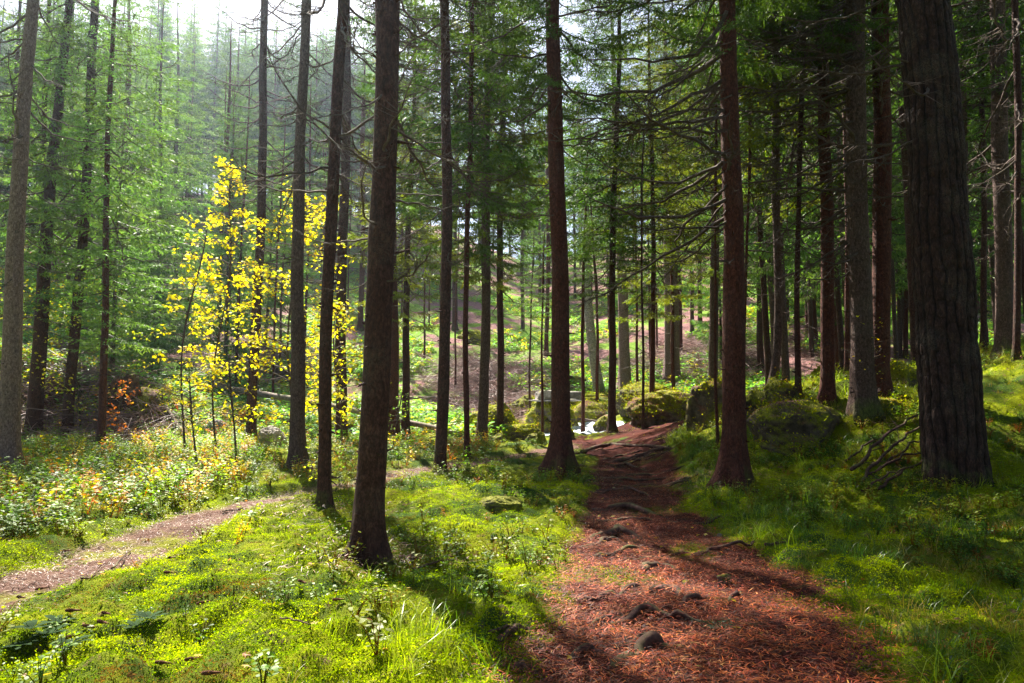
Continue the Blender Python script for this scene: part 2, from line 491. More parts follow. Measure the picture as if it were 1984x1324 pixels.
def groundmat():
    m, nt = newmat('forest_floor')
    g = nt.nodes.new('ShaderNodeNewGeometry')
    P = g.outputs['Position']
    a = nt.nodes.new('ShaderNodeAttribute'); a.attribute_name = 'Col'   # R main path, G side path, B far hillside
    s = nt.nodes.new('ShaderNodeSeparateColor'); nt.links.new(a.outputs['Color'], s.inputs[0])
    nf = noise(nt, P, 55, 6, 0.75)
    nm_ = noise(nt, P, 9, 8, 0.7)
    nb = noise(nt, P, 1.1, 6, 0.6)
    nc = noise(nt, P, 0.33, 5, 0.6)
    moss = ramp(nt, nf.outputs[0], [(0.25, (0.035, 0.045, 0.002)), (0.5, (0.19, 0.22, 0.003)), (0.75, (0.38, 0.40, 0.005))]).outputs[0]
    moss2 = ramp(nt, nf.outputs[0], [(0.25, (0.02, 0.04, 0.008)), (0.6, (0.06, 0.11, 0.015)), (0.8, (0.12, 0.18, 0.03))]).outputs[0]
    duff = ramp(nt, nm_.outputs[0], [(0.3, (0.035, 0.02, 0.012)), (0.5, (0.10, 0.055, 0.03)), (0.7, (0.2, 0.12, 0.07))]).outputs[0]
    c = mixc(nt, ramp(nt, nb.outputs[0], [(0.42, (0, 0, 0)), (0.6, (1, 1, 1))]).outputs[0], moss, moss2)
    c = mixc(nt, ramp(nt, nm_.outputs[0], [(0.56, (0, 0, 0)), (0.68, (1, 1, 1))]).outputs[0], c, duff)
    # hillside: green herbs, pinkish brown brash
    hc = ramp(nt, nm_.outputs[0], [(0.3, (0.05, 0.10, 0.01)), (0.5, (0.16, 0.28, 0.03)), (0.7, (0.28, 0.40, 0.06))]).outputs[0]
    hb = ramp(nt, nm_.outputs[0], [(0.3, (0.12, 0.05, 0.045)), (0.7, (0.44, 0.25, 0.24))]).outputs[0]
    hc = mixc(nt, ramp(nt, nc.outputs[0], [(0.45, (0, 0, 0)), (0.53, (1, 1, 1))]).outputs[0], hc, hb)
    c = mixc(nt, s.outputs[2], c, hc)
    # paths
    pr = ramp(nt, nf.outputs[0], [(0.25, (0.022, 0.008, 0.007)), (0.48, (0.08, 0.021, 0.014)), (0.62, (0.14, 0.036, 0.018)), (0.8, (0.27, 0.11, 0.06))]).outputs[0]
    pd = ramp(nt, nm_.outputs[0], [(0.3, (0.028, 0.010, 0.012)), (0.7, (0.09, 0.028, 0.026))]).outputs[0]
    pr = mixc(nt, ramp(nt, nb.outputs[0], [(0.4, (0, 0, 0)), (0.62, (0.8, 0.8, 0.8))]).outputs[0], pr, pd)
    sr = ramp(nt, nf.outputs[0], [(0.25, (0.05, 0.028, 0.022)), (0.5, (0.15, 0.085, 0.065)), (0.75, (0.28, 0.18, 0.15))]).outputs[0]
    sr = mixc(nt, ramp(nt, nb.outputs[0], [(0.54, (0, 0, 0)), (0.62, (0.8, 0.8, 0.8))]).outputs[0], sr, moss)
    c = mixc(nt, s.outputs[1], c, sr)
    c = mixc(nt, s.outputs[0], c, pr)
    h = mathn(nt, 'ADD', mathn(nt, 'MULTIPLY', nf.outputs[0], 0.5), nm_.outputs[0])
    finish(nt, c, 0.9, bump(nt, h, 0.8, 0.05), 0.05)
    return m
M_GROUND = groundmat()

def watermat():
    m, nt = newmat('stream_water')
    g = nt.nodes.new('ShaderNodeNewGeometry')
    mp = nt.nodes.new('ShaderNodeMapping'); mp.inputs['Scale'].default_value = (1, 2.4, 1)
    nt.links.new(g.outputs['Position'], mp.inputs[0])
    n = noise(nt, mp.outputs[0], 3.2, 7, 0.65, 0.6)
    c = ramp(nt, n.outputs[0], [(0.30, (0.25, 0.3, 0.36)), (0.42, (0.42, 0.5, 0.6)), (0.62, (0.72, 0.78, 0.86))]).outputs[0]
    finish(nt, c, 0.45, bump(nt, n.outputs[0], 0.6, 0.06), 0.8)
    return m
M_WATER = watermat()

# ------------------------------------------------------------------ ground sheets
def grow(a0, a1, s0, rate):
    v = [a0]; s = s0
    while v[-1] < a1:
        v.append(v[-1] + s); s *= rate
    return v
ys = [-30, -22, -16, -11, -8, -5, -3, -1, 0.5, 1.5] + grow(2.2, 230, 0.03, 1.0105)
ys = np.array(ys)
half = np.array(grow(0, 1.0, 0.0030, 1.004))
half = half / half[-1]
ts = np.concatenate([-half[::-1], half[1:]])
# columns fan outwards with distance so detail follows the view but the sheet is one terrain
wd = np.maximum(6.0, 0.95 * ys + 4)
X = ts[None, :] * wd[:, None]
Y = np.repeat(ys[:, None], len(ts), 1)
Xo = np.concatenate([X[:, :1] - 150, X[:, :1] - 40, X[:, :1] - 10, X, X[:, -1:] + 10, X[:, -1:] + 40, X[:, -1:] + 150], 1)
Yo = np.concatenate([Y[:, :3], Y, Y[:, :3]], 1)
Z = gh(Xo, Yo)
nr, nc_ = Xo.shape
mpm = main_path(Xo, Yo); spm = side_path(Xo, Yo)
def patch(x, y):
    return smooth((fbm(x * 1.1 + 3, y * 1.1, 201) - 0.56) * 9) * smooth((vnoise(x * 14, y * 14, 8) + fbm(x * 1.1 + 3, y * 1.1, 201) - 0.85) * 5)
VC = np.stack([smooth(mpm / 0.16 + 0.5) * (1 - patch(Xo, Yo)), smooth(spm / 0.3 + 0.5), smooth((Yo - 26) / 8)], -1).reshape(-1, 3)
GV = np.stack([Xo, Yo, Z], -1).reshape(-1, 3)
ii, jj = np.meshgrid(np.arange(nr - 1), np.arange(nc_ - 1), indexing='ij')
GQ = np.stack([ii * nc_ + jj, ii * nc_ + jj + 1, (ii + 1) * nc_ + jj + 1, (ii + 1) * nc_ + jj], -1).reshape(-1, 4)
fm = (mpm[:-1, :-1] > 0).ravel(); fs = (spm[:-1, :-1] > 0).ravel() & ~fm
def submesh(name, sel):
    q = GQ[sel]; u, inv = np.unique(q, return_inverse=True)
    return make_mesh(name, GV[u], [inv.reshape(-1, 4)], VC[u], True)
tag(link('ground', submesh('ground', ~(fm | fs)), M_GROUND), kind='structure')
tag(link('path', submesh('path', fm), M_GROUND), 'reddish brown needle covered footpath leading away in the middle', None, None, 'structure')
tag(link('path', submesh('side_path', fs), M_GROUND), 'pale trodden side track crossing the moss on the left', None, None, 'structure')

# stream
def build_stream():
    P = np.array(STREAM); t = np.linspace(0, len(P) - 1, 120)
    cx = np.interp(t, range(len(P)), P[:, 0]); cy = np.interp(t, range(len(P)), P[:, 1])
    dx = np.gradient(cx); dy = np.gradient(cy); l = np.hypot(dx, dy); nx, ny = -dy / l, dx / l
    s = np.linspace(-1.25, 1.25, 24)
    x = cx[:, None] + nx[:, None] * s; y = cy[:, None] + ny[:, None] * s
    cz = gh(cx, cy)
    k = np.ones(9) / 9; cz = np.convolve(np.pad(cz, 4, 'edge'), k, 'valid')
    z = np.minimum(cz[:, None] + 0.10, gh(x, y) + 0.05) + 0.05 * (fbm(x * 3, y * 5, 77) - 0.45)
    V = np.stack([x, y, z], -1).reshape(-1, 3)
    i, j = np.meshgrid(np.arange(119), np.arange(23), indexing='ij')
    Q = np.stack([i * 24 + j, i * 24 + j + 1, (i + 1) * 24 + j + 1, (i + 1) * 24 + j], -1).reshape(-1, 4)
    tag(link('stream', make_mesh('stream', V, [Q], None, True), M_WATER), kind='structure')
build_stream()

# ------------------------------------------------------------------ trees
def trunk_mesh(name, H, r0, r1, lean=(0, 0), bend=None, n=14, flare=0.5, seed=0, stubs=True, z_taper=None, ridges=0.0, nz=None, knots=0):
    """r0 radius above the foot, r1 radius at height z_taper; bend(z)->(dx,dy)"""
    rs = np.random.default_rng(seed)
    z = np.unique(np.concatenate([[-0.4, -0.15, 0.0], np.linspace(0.05, 1.2, 14), np.linspace(1.2, H, nz or 46)]))
    zt = z_taper or H * 0.5
    slope = (r0 - r1) / zt
    r = r0 - slope * z
    # taper smoothly to the tip
    tip = np.clip((z - zt) / max(H - zt, 0.1), 0, 1)
    r = np.where(z > zt, r1 * (1 - tip) ** 0.8 + 0.012, r)
    r = r * (1 + flare * np.exp(-np.clip(z, 0, None) / (1.1 * r0 + 0.08)))
    a = np.arange(n) * 2 * math.pi / n
    zz, aa = np.meshgrid(z, a, indexing='ij')
    lob = 1 + 0.5 * flare * np.exp(-np.clip(zz, 0, None) / (2.2 * r0)) * (np.cos(aa * 4 + rs.uniform(0, 6)) + 0.5 * np.cos(aa * 7 + rs.uniform(0, 6)))
    wob = 1 + 0.10 * (vnoise(zz * 2.2 + seed, aa * 1.1, seed) - 0.5) + 0.05 * (vnoise(zz * 5.5, np.cos(aa) * 3 + 3, seed + 3) - 0.5)
    rr = r[:, None] * lob * wob
    if ridges > 0:
        q = aa * 18 + 3.2 * (fbm(zz * 1.1 + 3, np.sin(aa) * 2 + 4, 5, 3) - 0.5) * 3 + 1.5 * np.sin(zz * 1.3 + 2 * np.cos(aa))
        rg = np.abs(np.sin(q * 0.5)) ** 0.3
        col_ = np.floor(q / (2 * math.pi))
        hz = np.abs(np.sin(zz * (11 + 8 * vnoise(col_ * 3.1, col_ * 0 + 2, 8)) + col_ * 2.3 + 1.5 * vnoise(zz * 9, aa * 6, 2))) ** 0.2
        cut = vnoise(zz * 3 + col_ * 3.7, col_, 8)
        hgt = rg * (0.3 + 0.7 * hz) + 0.25 * (cut - 0.5)
        ridge_h = np.clip((hgt - 0.25) * 1.6, 0.05, 1.15)
        rr = rr + ridges * (hgt - 0.8) + ridges * 0.3 * (vnoise(zz * 22, aa * 16, 9) - 0.5)
    cx = lean[0] * zz; cy = lean[1] * zz
    cx = cx + 0.05 * np.sin(zz * 0.5 + seed) + 0.008 * np.sin(zz * 1.9 + seed * 2)
    cy = cy + 0.02 * np.cos(zz * 0.45 + seed)
    if bend is not None:
        b = bend(zz); cx = cx + b[0]; cy = cy + b[1]
    V = np.stack([cx + rr * np.cos(aa), cy + rr * np.sin(aa), zz], -1).reshape(-1, 3)
    m = len(z)
    i, j = np.meshgrid(np.arange(m - 1), np.arange(n), indexing='ij'); j2 = (j + 1) % n
    Q = np.stack([i * n + j, i * n + j2, (i + 1) * n + j2, (i + 1) * n + j], -1).reshape(-1, 4)
    def axis(zq):
        x = lean[0] * zq + 0.05 * math.sin(zq * 0.5 + seed) + 0.008 * math.sin(zq * 1.9 + seed * 2)
        y = lean[1] * zq + 0.02 * math.cos(zq * 0.45 + seed)
        if bend is not None:
            b = bend(np.array(zq)); x += float(b[0]); y += float(b[1])
        rq = float(np.interp(zq, z, r))
        return x, y, rq
    if knots:
        B = stubs_mesh(axis, 0.4, knots, seed)
        B.add(V, None, Q)
        me = B.mesh(name, True)
        me.color_attributes.remove(me.color_attributes[0])
    else:
        me = make_mesh(name, V, [Q], np.repeat(ridge_h.ravel()[:, None], 3, 1) if ridges > 0 else None, True)
    return me, axis

def stubs_mesh(axis, z0, z1, seed, dens=1.0):
    """short broken branch stubs in whorls: knots of the trunk"""
    rs = np.random.default_rng(seed)
    B = Buf(); z = z0
    while z < z1:
        for k in range(rs.integers(2, 6)):
            if rs.random() > dens: continue
            a = rs.uniform(0, 2 * math.pi); zz = z + rs.uniform(-0.05, 0.05)
            x, y, r = axis(zz)
            L = rs.choice([0.02, 0.04, 0.07, 0.16], p=[0.45, 0.3, 0.15, 0.1]); q = rs.uniform(0.007, 0.014)
            d = np.array([math.cos(a), math.sin(a), rs.uniform(-0.3, 0.3)])
            P = np.array([x, y, zz]) + d * (r * 0.93)
            V, T, Q = capped([P, P + d * (r * 0.05 + L * 0.5), P + d * (r * 0.07 + L) + np.array([0, 0, rs.uniform(-.2, .3) * L])], [q * 1.7, q, q * 0.5], 5)
            B.add(V, T, Q)
        z += rs.uniform(0.22, 0.42)
    return B

def dead_branch(seed, twigs=11):
    """unit length dead branch along +X that sags and turns up at its end, with twigs"""
    rs = np.random.default_rng(seed)
    B = Buf()
    t = np.linspace(0, 1, 11)
    sag = rs.uniform(0.15, 0.85); up = rs.uniform(0.1, 0.8)
    side = rs.uniform(-0.4, 0.4); kink = rs.uniform(0, 0.05)
    ax = np.stack([t * 0.95, side * t ** 2 + 0.012 * np.sin(t * 17 + seed), -sag * t + up * t ** 2 + 0.010 * np.sin(t * 23 + seed) + kink * np.abs(np.sin(t * 5 + seed))], -1)
    V, Q = tube(ax, 0.0105 * (1 - t) ** 0.8 + 0.0022, 4); B.add(V, None, Q)
    for k in range(twigs):
        u = rs.uniform(0.25, 0.98)
        p = np.array([np.interp(u, t, ax[:, i]) for i in range(3)])
        s = rs.choice([-1, 1]); L = rs.uniform(0.12, 0.38) * (1.15 - u * 0.6)
        d = np.array([rs.uniform(0.4, 1.0), s * rs.uniform(0.4, 1.0), rs.uniform(-0.7, 0.15)])
        d /= np.linalg.norm(d)
        q = np.linspace(0, 1, 5)
        tw = p + d * L * q[:, None] + np.array([0, 0, rs.uniform(-0.15, 0.35)]) * L * (q ** 2)[:, None]
        V, Q = tube(tw, 0.0032 * (1 - q) + 0.0012, 3); B.add(V, None, Q)
        for h in range(rs.integers(1, 4)):
            v = rs.uniform(0.2, 0.9); pp = p + d * L * v
            dd = d + rs.normal(0, 0.7, 3); dd[2] -= 0.35; dd /= np.linalg.norm(dd); l2 = L * rs.uniform(0.2, 0.5)
            V, Q = tube([pp, pp + dd * l2 * 0.5, pp + dd * l2 + np.array([0, 0, 0.1 * l2])], [0.0016, 0.0013, 0.0008], 3); B.add(V, None, Q)
    return B.mesh('dead_branch')
DEAD = [dead_branch(100 + i, 7 + (i % 4) * 4) for i in range(16)]
for d_ in DEAD: d_.materials.append(M_TWIG)

def bough(seed, wood=(0.5, 0.32, 0.28), sparse=1.0, side_n=17, lod=False, fine=False):
    """unit length living spruce bough along +X, hanging sprays"""
    rs = np.random.default_rng(seed)
    B = Buf()
    t = np.linspace(0, 1, 7)
    sag = rs.uniform(0.35, 0.6); up = rs.uniform(0.2, 0.4)
    ax = np.stack([t * 0.97, rs.uniform(-0.1, 0.1) * t ** 2, -sag * t + up * t ** 2], -1)
    V, Q = tube(ax, 0.009 * (1 - t) + 0.002, 3); B.add(V, None, Q, wood)
    V4 = []; T4 = []; C4 = []
    for s in (-1, 1):
        for k in range(side_n):
            u = 0.12 + 0.88 * (k + rs.random()) / side_n
            if rs.random() > sparse: continue
            p = np.array([np.interp(u, t, ax[:, i]) for i in range(3)])
            L = rs.uniform(0.2, 0.42) * (1.1 - 0.75 * u)
            d = np.array([rs.uniform(0.45, 0.8), s * rs.uniform(0.5, 0.95), rs.uniform(-0.65, -0.1)]); d /= np.linalg.norm(d)
            nk = 4 if lod else (15 if fine else 8)
            tone = rs.uniform(0.65, 1.3)
            for q in range(nk):
                v = (q + rs.random()) / nk
                pp = p + d * L * v + np.array([0, 0, -0.12 * L * v * v])
                e = d * rs.uniform(0.2, 0.9) + rs.normal(0, 0.45, 3); e[2] -= rs.uniform(0, 0.6); e /= np.linalg.norm(e)
                l = rs.uniform(0.055, 0.12) * (1.5 if lod else (0.6 if fine else 1.0)); wv = np.cross(e, rs.normal(0, 1, 3)); wv /= np.linalg.norm(wv) + 1e-6
                wv *= (0.017 if lod else (0.0055 if fine else 0.0105))
                b = len(V4)
                V4 += [pp, pp + e * l * 0.45 + wv, pp + e * l, pp + e * l * 0.45 - wv]
                T4.append([b, b + 1, b + 2, b + 3]); C4 += [[tone, tone, tone]] * 4
    B.add(np.array(V4), None, np.array(T4), np.array(C4))
    return B.arrays()
BOUGH = [bough(i) for i in range(4)]
BOUGH_S = [bough(20 + i, sparse=0.55, side_n=14) for i in range(3)]
BOUGH_F = [bough(60 + i, side_n=26, fine=True) for i in range(4)]
BOUGH_L = [bough(40 + i, side_n=12, lod=True) for i in range(4)]

def crown_mesh(name, H, base, rmax, seed, tmpl, per=5, step=0.42, col=(0.055, 0.095, 0.03), low_sparse=0.0, shape=0.75, keep=1.0):
    rs = np.random.default_rng(seed)
    pos = []; az = []; sc = []; cc = []; tl = []
    z = base
    while z < H - 0.2:
        t = (z - base) / (H - base)
        prof = min(1.0, 0.45 + t * 2.6) * (1 - t) ** shape
        n = per if t < 0.85 else 4
        a0 = rs.uniform(0, 6.28)
        for k in range(n):
            if rs.random() > keep * (1 - low_sparse * (1 - min(1, t * 2.5))): continue
            pos.append((0, 0, z + rs.uniform(-0.15, 0.15))); az.append(a0 + k * 6.283 / n + rs.uniform(-0.3, 0.3))
            L = rmax * prof * rs.uniform(0.65, 1.15) + 0.18
            sc.append(L); tl.append(rs.uniform(-0.1, 0.25) + 0.35 * t)
            g = rs.uniform(0.75, 1.25)
            cc.append((col[0] * g * rs.uniform(0.85, 1.2), col[1] * g, col[2] * g * rs.uniform(0.8, 1.2)))
        z += step * rs.uniform(0.8, 1.2)
    pos = np.array(pos); az = np.array(az); sc = np.array(sc); cc = np.array(cc); tl = np.array(tl)
    B = Buf()
    which = rs.integers(0, len(tmpl), len(pos))
    for k, (V, T, Q, C) in enumerate(tmpl):
        m = which == k
        if not m.any(): continue
        Xv = V[None] * sc[m][:, None, None]
        ct, st = np.cos(tl[m])[:, None], np.sin(tl[m])[:, None]
        Xv = np.stack([Xv[..., 0] * ct - Xv[..., 2] * st, Xv[..., 1], Xv[..., 0] * st + Xv[..., 2] * ct], -1)
        ca, sa = np.cos(az[m])[:, None], np.sin(az[m])[:, None]
        Xv = np.stack([Xv[..., 0] * ca - Xv[..., 1] * sa, Xv[..., 0] * sa + Xv[..., 1] * ca, Xv[..., 2]], -1) + pos[m][:, None]
        off = (np.arange(m.sum()) * len(V))[:, None, None]
        B.add(Xv.reshape(-1, 3), None, (Q[None] + off).reshape(-1, 4), (C[None] * cc[m][:, None]).reshape(-1, 3))
    me = B.mesh(name)
    me.materials.append(M_NEEDLE)
    return me

GREEN = (0.07, 0.125, 0.016); LGREEN = (0.13, 0.22, 0.05); DGREEN = (0.05, 0.095, 0.018); OGREEN = (0.14, 0.16, 0.012)
# crowns of the near and middle stand, for a tree of height 22 (scaled in z and radius)
CR = {
    'high':  [crown_mesh('crown', 22, 11.5, 2.0, 1, BOUGH, 5, 0.5, GREEN, 0.5), crown_mesh('crown', 22, 10.5, 2.2, 2, BOUGH, 5, 0.5, GREEN, 0.5)],
    'thin':  [crown_mesh('crown', 22, 14.5, 1.4, 3, BOUGH_S, 4, 0.75, GREEN, 0.6), crown_mesh('crown', 22, 13.5, 1.5, 4, BOUGH_S, 4, 0.7, GREEN, 0.6)],
    'mid':   [crown_mesh('crown', 22, 6.0, 2.5, 5, BOUGH, 5, 0.48, GREEN, 0.55), crown_mesh('crown', 22, 5.0, 2.4, 6, BOUGH, 5, 0.5, OGREEN, 0.6)],
    'full':  [crown_mesh('crown', 22, 2.6, 3.0, 7, BOUGH, 6, 0.45, LGREEN, 0.4), crown_mesh('crown', 22, 3.4, 2.7, 8, BOUGH, 6, 0.45, GREEN, 0.5)],
    'feather': [crown_mesh('crown', 22, 3.6, 2.5, 35, BOUGH_S, 4, 0.55, LGREEN, 0.35), crown_mesh('crown', 22, 4.6, 2.3, 36, BOUGH_S, 4, 0.6, LGREEN, 0.35)],
    'fine': [crown_mesh('crown', 22, 6.5, 2.6, 25, BOUGH_F, 5, 0.55, GREEN, 0.5)],
    'pole': [crown_mesh('crown', 10, 5.2, 0.9, 19, BOUGH_S, 4, 0.4, GREEN, 0.3)],
    'young': [crown_mesh('crown', 10, 0.6, 1.7, 9, BOUGH, 6, 0.32, LGREEN, 0.1, 0.85)],
    'far':   [crown_mesh('crown', 22, 4.5, 2.8, 10, BOUGH_L, 5, 0.55, LGREEN, 0.5), crown_mesh('crown', 22, 7.0, 2.7, 11, BOUGH_L, 5, 0.55, GREEN, 0.5),
              crown_mesh('crown', 22, 3.0, 3.0, 12, BOUGH_L, 6, 0.5, DGREEN, 0.4)],
}

def add_branches(root, axis, z0, z1, seed, lmax, step=0.45, per=3, az=None, upfrac=1.0):
    rs = np.random.default_rng(seed + 500)
    z = z0; cnt = 0
    while z < z1 and cnt < 95:
        for k in range(per):
            if rs.random() > upfrac: continue
            a = rs.uniform(0, 2 * math.pi) if az is None else az + rs.normal(0, 0.7)
            zz = z + rs.uniform(-0.12, 0.12)
            x, y, r = axis(zz)
            L = lmax * rs.uniform(0.35, 1.0) * min(1.0, 0.45 + 0.55 * (zz - z0 + 0.4) / 2.0)
            o = bpy.data.objects.new('dead_branch', DEAD[rs.integers(0, len(DEAD))])
            COL.objects.link(o); o.parent = root
            o.location = (x + math.cos(a) * r * 0.85, y + math.sin(a) * r * 0.85, zz)
            o.rotation_euler = (rs.uniform(-0.7, 0.7), rs.uniform(-0.4, 0.3), a)
            s = max(1.0, 1.25 - L * 0.1)
            o.scale = (L, L * s, L)
            if rs.random() < 0.3: o.scale = (L * 0.4,) * 3
            cnt += 1
        z += step * rs.uniform(0.7, 1.3)

def spruce(u, v, ut, wb, wt, label, crown='high', H=22.0, mat=None, name='spruce_tree', cat='tree', group=None, vt=0.0, br=None,
           bend=None, n=12, flare=0.45, moss=None, stubs=True, crown_s=1.0, dist=None):
    """u,v foot pixel; ut trunk centre at photo row vt; wb/wt trunk widths there in photo pixels"""
    x, y, z = hit(u, v)
    if dist:
        d = pix_dir(u, v); x = d[0] / d[1] * dist; y = dist; z = zc(x, y)
    dt = pix_dir(ut, vt)
    xt = dt[0] / dt[1] * y; zt = CAMZ + dt[2] / dt[1] * y
    r0 = wb / F * y / 2 * 0.93; r1 = wt / F * y / 2
    lean = (xt - x) / (zt - z)
    seed = int(u * 7 + v) % 9973
    root = empty(name, (x, y, z), label, cat, group)
    me, axis = trunk_mesh('trunk', H, r0, min(r1, r0 * 0.97), (lean, 0.0), bend, n, flare, seed, z_taper=min(zt - z, H * 0.8), knots=min(zt - z, 11) if stubs else 0)
    link('trunk', me, mat or M_BARK, root)
    if crown:
        cm = CR[crown][seed % len(CR[crown])]
        c = bpy.data.objects.new('crown', cm); COL.objects.link(c); c.parent = root
        k = H / (10.0 if crown in ('young', 'pole') else 22.0)
        c.scale = (crown_s, crown_s, k); c.rotation_euler = (0, math.atan(lean), seed * 1.7)
    if br:
        add_branches(root, axis, br[0], br[1], seed, br[2], br[3] if len(br) > 3 else 0.45, br[4] if len(br) > 4 else 3, br[5] if len(br) > 5 else None)
    return root, axis

# --- nearest trunks
spruce(713, 1097, 744, 62, 46, 'thick dark spruce trunk nearest the camera, standing in sunlit moss left of the red path', 'thin', 23, M_BARK, n=36, br=(2.4, 8.5, 1.7, 0.4, 3), flare=0.8)
spruce(1083, 908, 1076, 40, 27, 'dark reddish spruce at the left edge of the red path before the stream', 'fine', 23, M_BARKR, n=28, br=(4.6, 11, 2.2), flare=0.65)
spruce(1419, 945, 1412, 51, 31, 'dark spruce at the right edge of the red path with long sagging dead branches', 'fine', 23, M_BARKR, n=20, crown_s=1.2, br=(3.4, 10.5, 3.1, 0.3, 3, math.pi), flare=0.65)
spruce(629, 985, 662, 27, 22, 'slim dark spruce just left and behind the thickest near trunk, beside the side track', 'thin', 21, M_BARK, n=16, br=(3.0, 8.5, 1.9))
spruce(857, 918, 864, 25, 18, 'slender straight spruce midway between the thickest trunk and the stream side trunk', 'high', 21, M_BARK, n=16, crown_s=1.3, br=(4.0, 11, 1.8))
spruce(572, 905, 590, 32, 18, 'grey lichen covered spruce behind the side track in front of the yellow leaves', 'thin', 22, M_BARKG, n=16, br=(4.0, 11, 2.0), vt=60)
spruce(10, 912, 62, 40, 21, 'pale thick spruce trunk leaning slightly at the left edge of the photo', 'thin', 22, M_BARKP, n=18, br=(3.5, 11, 2.0))  # sunlit look of this trunk is put into the lighter bark colour
spruce(60, 850, 131, 30, 14, 'dark spruce leaning right, second trunk from the left edge', 'feather', 22, M_BARK, n=14, br=(5, 14, 2.4))
spruce(133, 845, 188, 21, 15, 'brown spruce leaning right, third big trunk from the left edge', 'feather', 22, M_BARK, n=14, br=(4, 14, 2.6))
spruce(192, 868, 214, 16, 9, 'thin reddish spruce with a dark foot beside the left brush bank', 'feather', 16, M_BARKR, n=12, vt=230, br=(4, 10, 2.0))
spruce(489, 860, 516, 21, 14, 'smooth brown spruce standing between the two yellow maples', 'thin', 22, M_BARK, n=14, br=(6, 14, 2.3))
spruce(660, 855, 672, 24, 15, 'brown spruce half hidden behind the slim trunk beside the side track', 'thin', 22, M_BARK, n=14, br=(6, 14, 2.3))
spruce(758, 852, 762, 27, 15, 'reddish spruce peeping out right behind the thickest near trunk', 'high', 22, M_BARKR, n=14, br=(5, 14, 2.3))
spruce(783, 848, 797, 17, 9, 'thin brown spruce just right of the thickest near trunk, further back', 'mid', 17, M_BARK, n=12, vt=300, br=(4, 12, 2.3))
spruce(904, 888, 911, 12, 9, 'very slim spruce pole between two straight trunks left of centre', 'mid', 18, M_BARKR, n=12, br=(4.5, 11, 1.8))
spruce(933, 858, 951, 21, 14, 'grey brown spruce, left of a pair beside the dark mossy boulder', 'mid', 22, M_BARKG, n=14, br=(5, 14, 2.5))
spruce(966, 848, 977, 15, 10, 'slimmer dark spruce, right of a pair beside the dark mossy boulder', 'mid', 22, M_BARK, n=12, br=(4, 14, 2.4))
spruce(1027, 838, 1032, 5, 3, 'pencil thin spruce pole left of a pair in front of the flat rock', 'pole', 8, M_BARK, n=8, vt=480, stubs=False, br=(1.0, 5, 0.9, 0.3, 2), crown_s=1.0, name='young_spruce')
spruce(1050, 846, 1054, 6, 3, 'pencil thin spruce pole right of a pair in front of the flat rock', 'pole', 7, M_BARKR, n=8, vt=560, stubs=False, br=(1.0, 5, 0.9, 0.3, 2), crown_s=1.0, name='young_spruce')
spruce(1128, 840, 1136, 8, 5, 'thin pole of a spruce standing at the water edge of the stream', 'pole', 11, M_BARKR, n=8, vt=300, stubs=False, br=(2.5, 8, 1.4, 0.4, 3), crown_s=1.0, name='young_spruce')
spruce(1182, 838, 1196, 17, 9, 'straight very dark spruce at the end of the red path, right bank of the stream', 'mid', 18, M_BARK, n=14, vt=150, br=(4.5, 12, 2.3))
spruce(1243, 832, 1246, 6, 4, 'thin dark pole at the end of the red path before the mossy rocks', 'pole', 10, M_BARK, n=8, vt=430, stubs=False, br=(2.5, 7, 1.2, 0.4, 3), crown_s=1.0, name='young_spruce')
spruce(1267, 818, 1262, 12, 8, 'slim reddish spruce in front of the mossy needle strewn rocks', 'mid', 16, M_BARKR, n=12, vt=330, br=(4, 11, 2.2))
spruce(1385, 785, 1382, 20, 14, 'greyish spruce rooted on the mossy boulder behind the path', 'mid', 21, M_BARKG, n=14, vt=200, br=(5, 13, 2.5))
spruce(1394, 860, 1386, 7, 4, 'thin pole touching the left side of the spruce with sagging branches', 'pole', 10, M_BARKR, n=8, vt=400, stubs=False, br=(2.5, 7, 1.2, 0.4, 3), crown_s=1.0, name='young_spruce')
spruce(1440, 828, 1447, 8, 5, 'thin reddish pole right of the spruce with sagging branches', 'pole', 11, M_BARKR, n=8, vt=350, stubs=False, br=(2.0, 8, 1.4, 0.4, 3), crown_s=1.0, name='young_spruce')
spruce(1600, 778, 1596, 28, 21, 'straight reddish spruce behind the brown mossy mound', 'fine', 22, M_BARKR, n=16, br=(3.5, 13, 2.6))
spruce(1668, 806, 1661, 46, 36, 'big grey brown spruce, left of the close pair right of the mound', 'fine', 23, M_BARKG, n=18, br=(2.5, 11, 2.8, 0.35, 4, math.pi))
spruce(1708, 762, 1703, 38, 32, 'reddish spruce, right of the close pair beside the big mossy boulder', 'fine', 23, M_BARKR, n=16, br=(3.5, 12, 2.6))
spruce(1943, 690, 1938, 34, 28, 'grey brown spruce on top of the right bank near the photo edge', 'mid', 22, M_BARKG, n=14, vt=150, br=(2.5, 12, 2.6))
spruce(1903, 680, 1903, 12, 9, 'thin spruce just right of the big furrowed pine, up on the bank', 'mid', 18, M_BARK, n=10, vt=150, br=(3, 12, 2.0))
spruce(1548, 768, 1551, 13, 9, 'slim mossy footed spruce among the mossy rocks left of the reddish trunk', 'mid', 18, M_BARK, n=10, vt=350, br=(3, 11, 2.3))
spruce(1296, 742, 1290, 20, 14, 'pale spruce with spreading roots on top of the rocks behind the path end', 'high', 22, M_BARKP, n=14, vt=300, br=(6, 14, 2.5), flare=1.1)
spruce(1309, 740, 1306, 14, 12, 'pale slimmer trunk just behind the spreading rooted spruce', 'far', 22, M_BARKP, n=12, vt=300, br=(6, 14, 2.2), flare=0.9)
spruce(1212, 764, 1199, 25, 17, 'pale pinkish spruce with a swollen foot on the stream bank', 'high', 22, M_BARKP, n=14, vt=430, br=(6, 14, 2.5), flare=0.7)
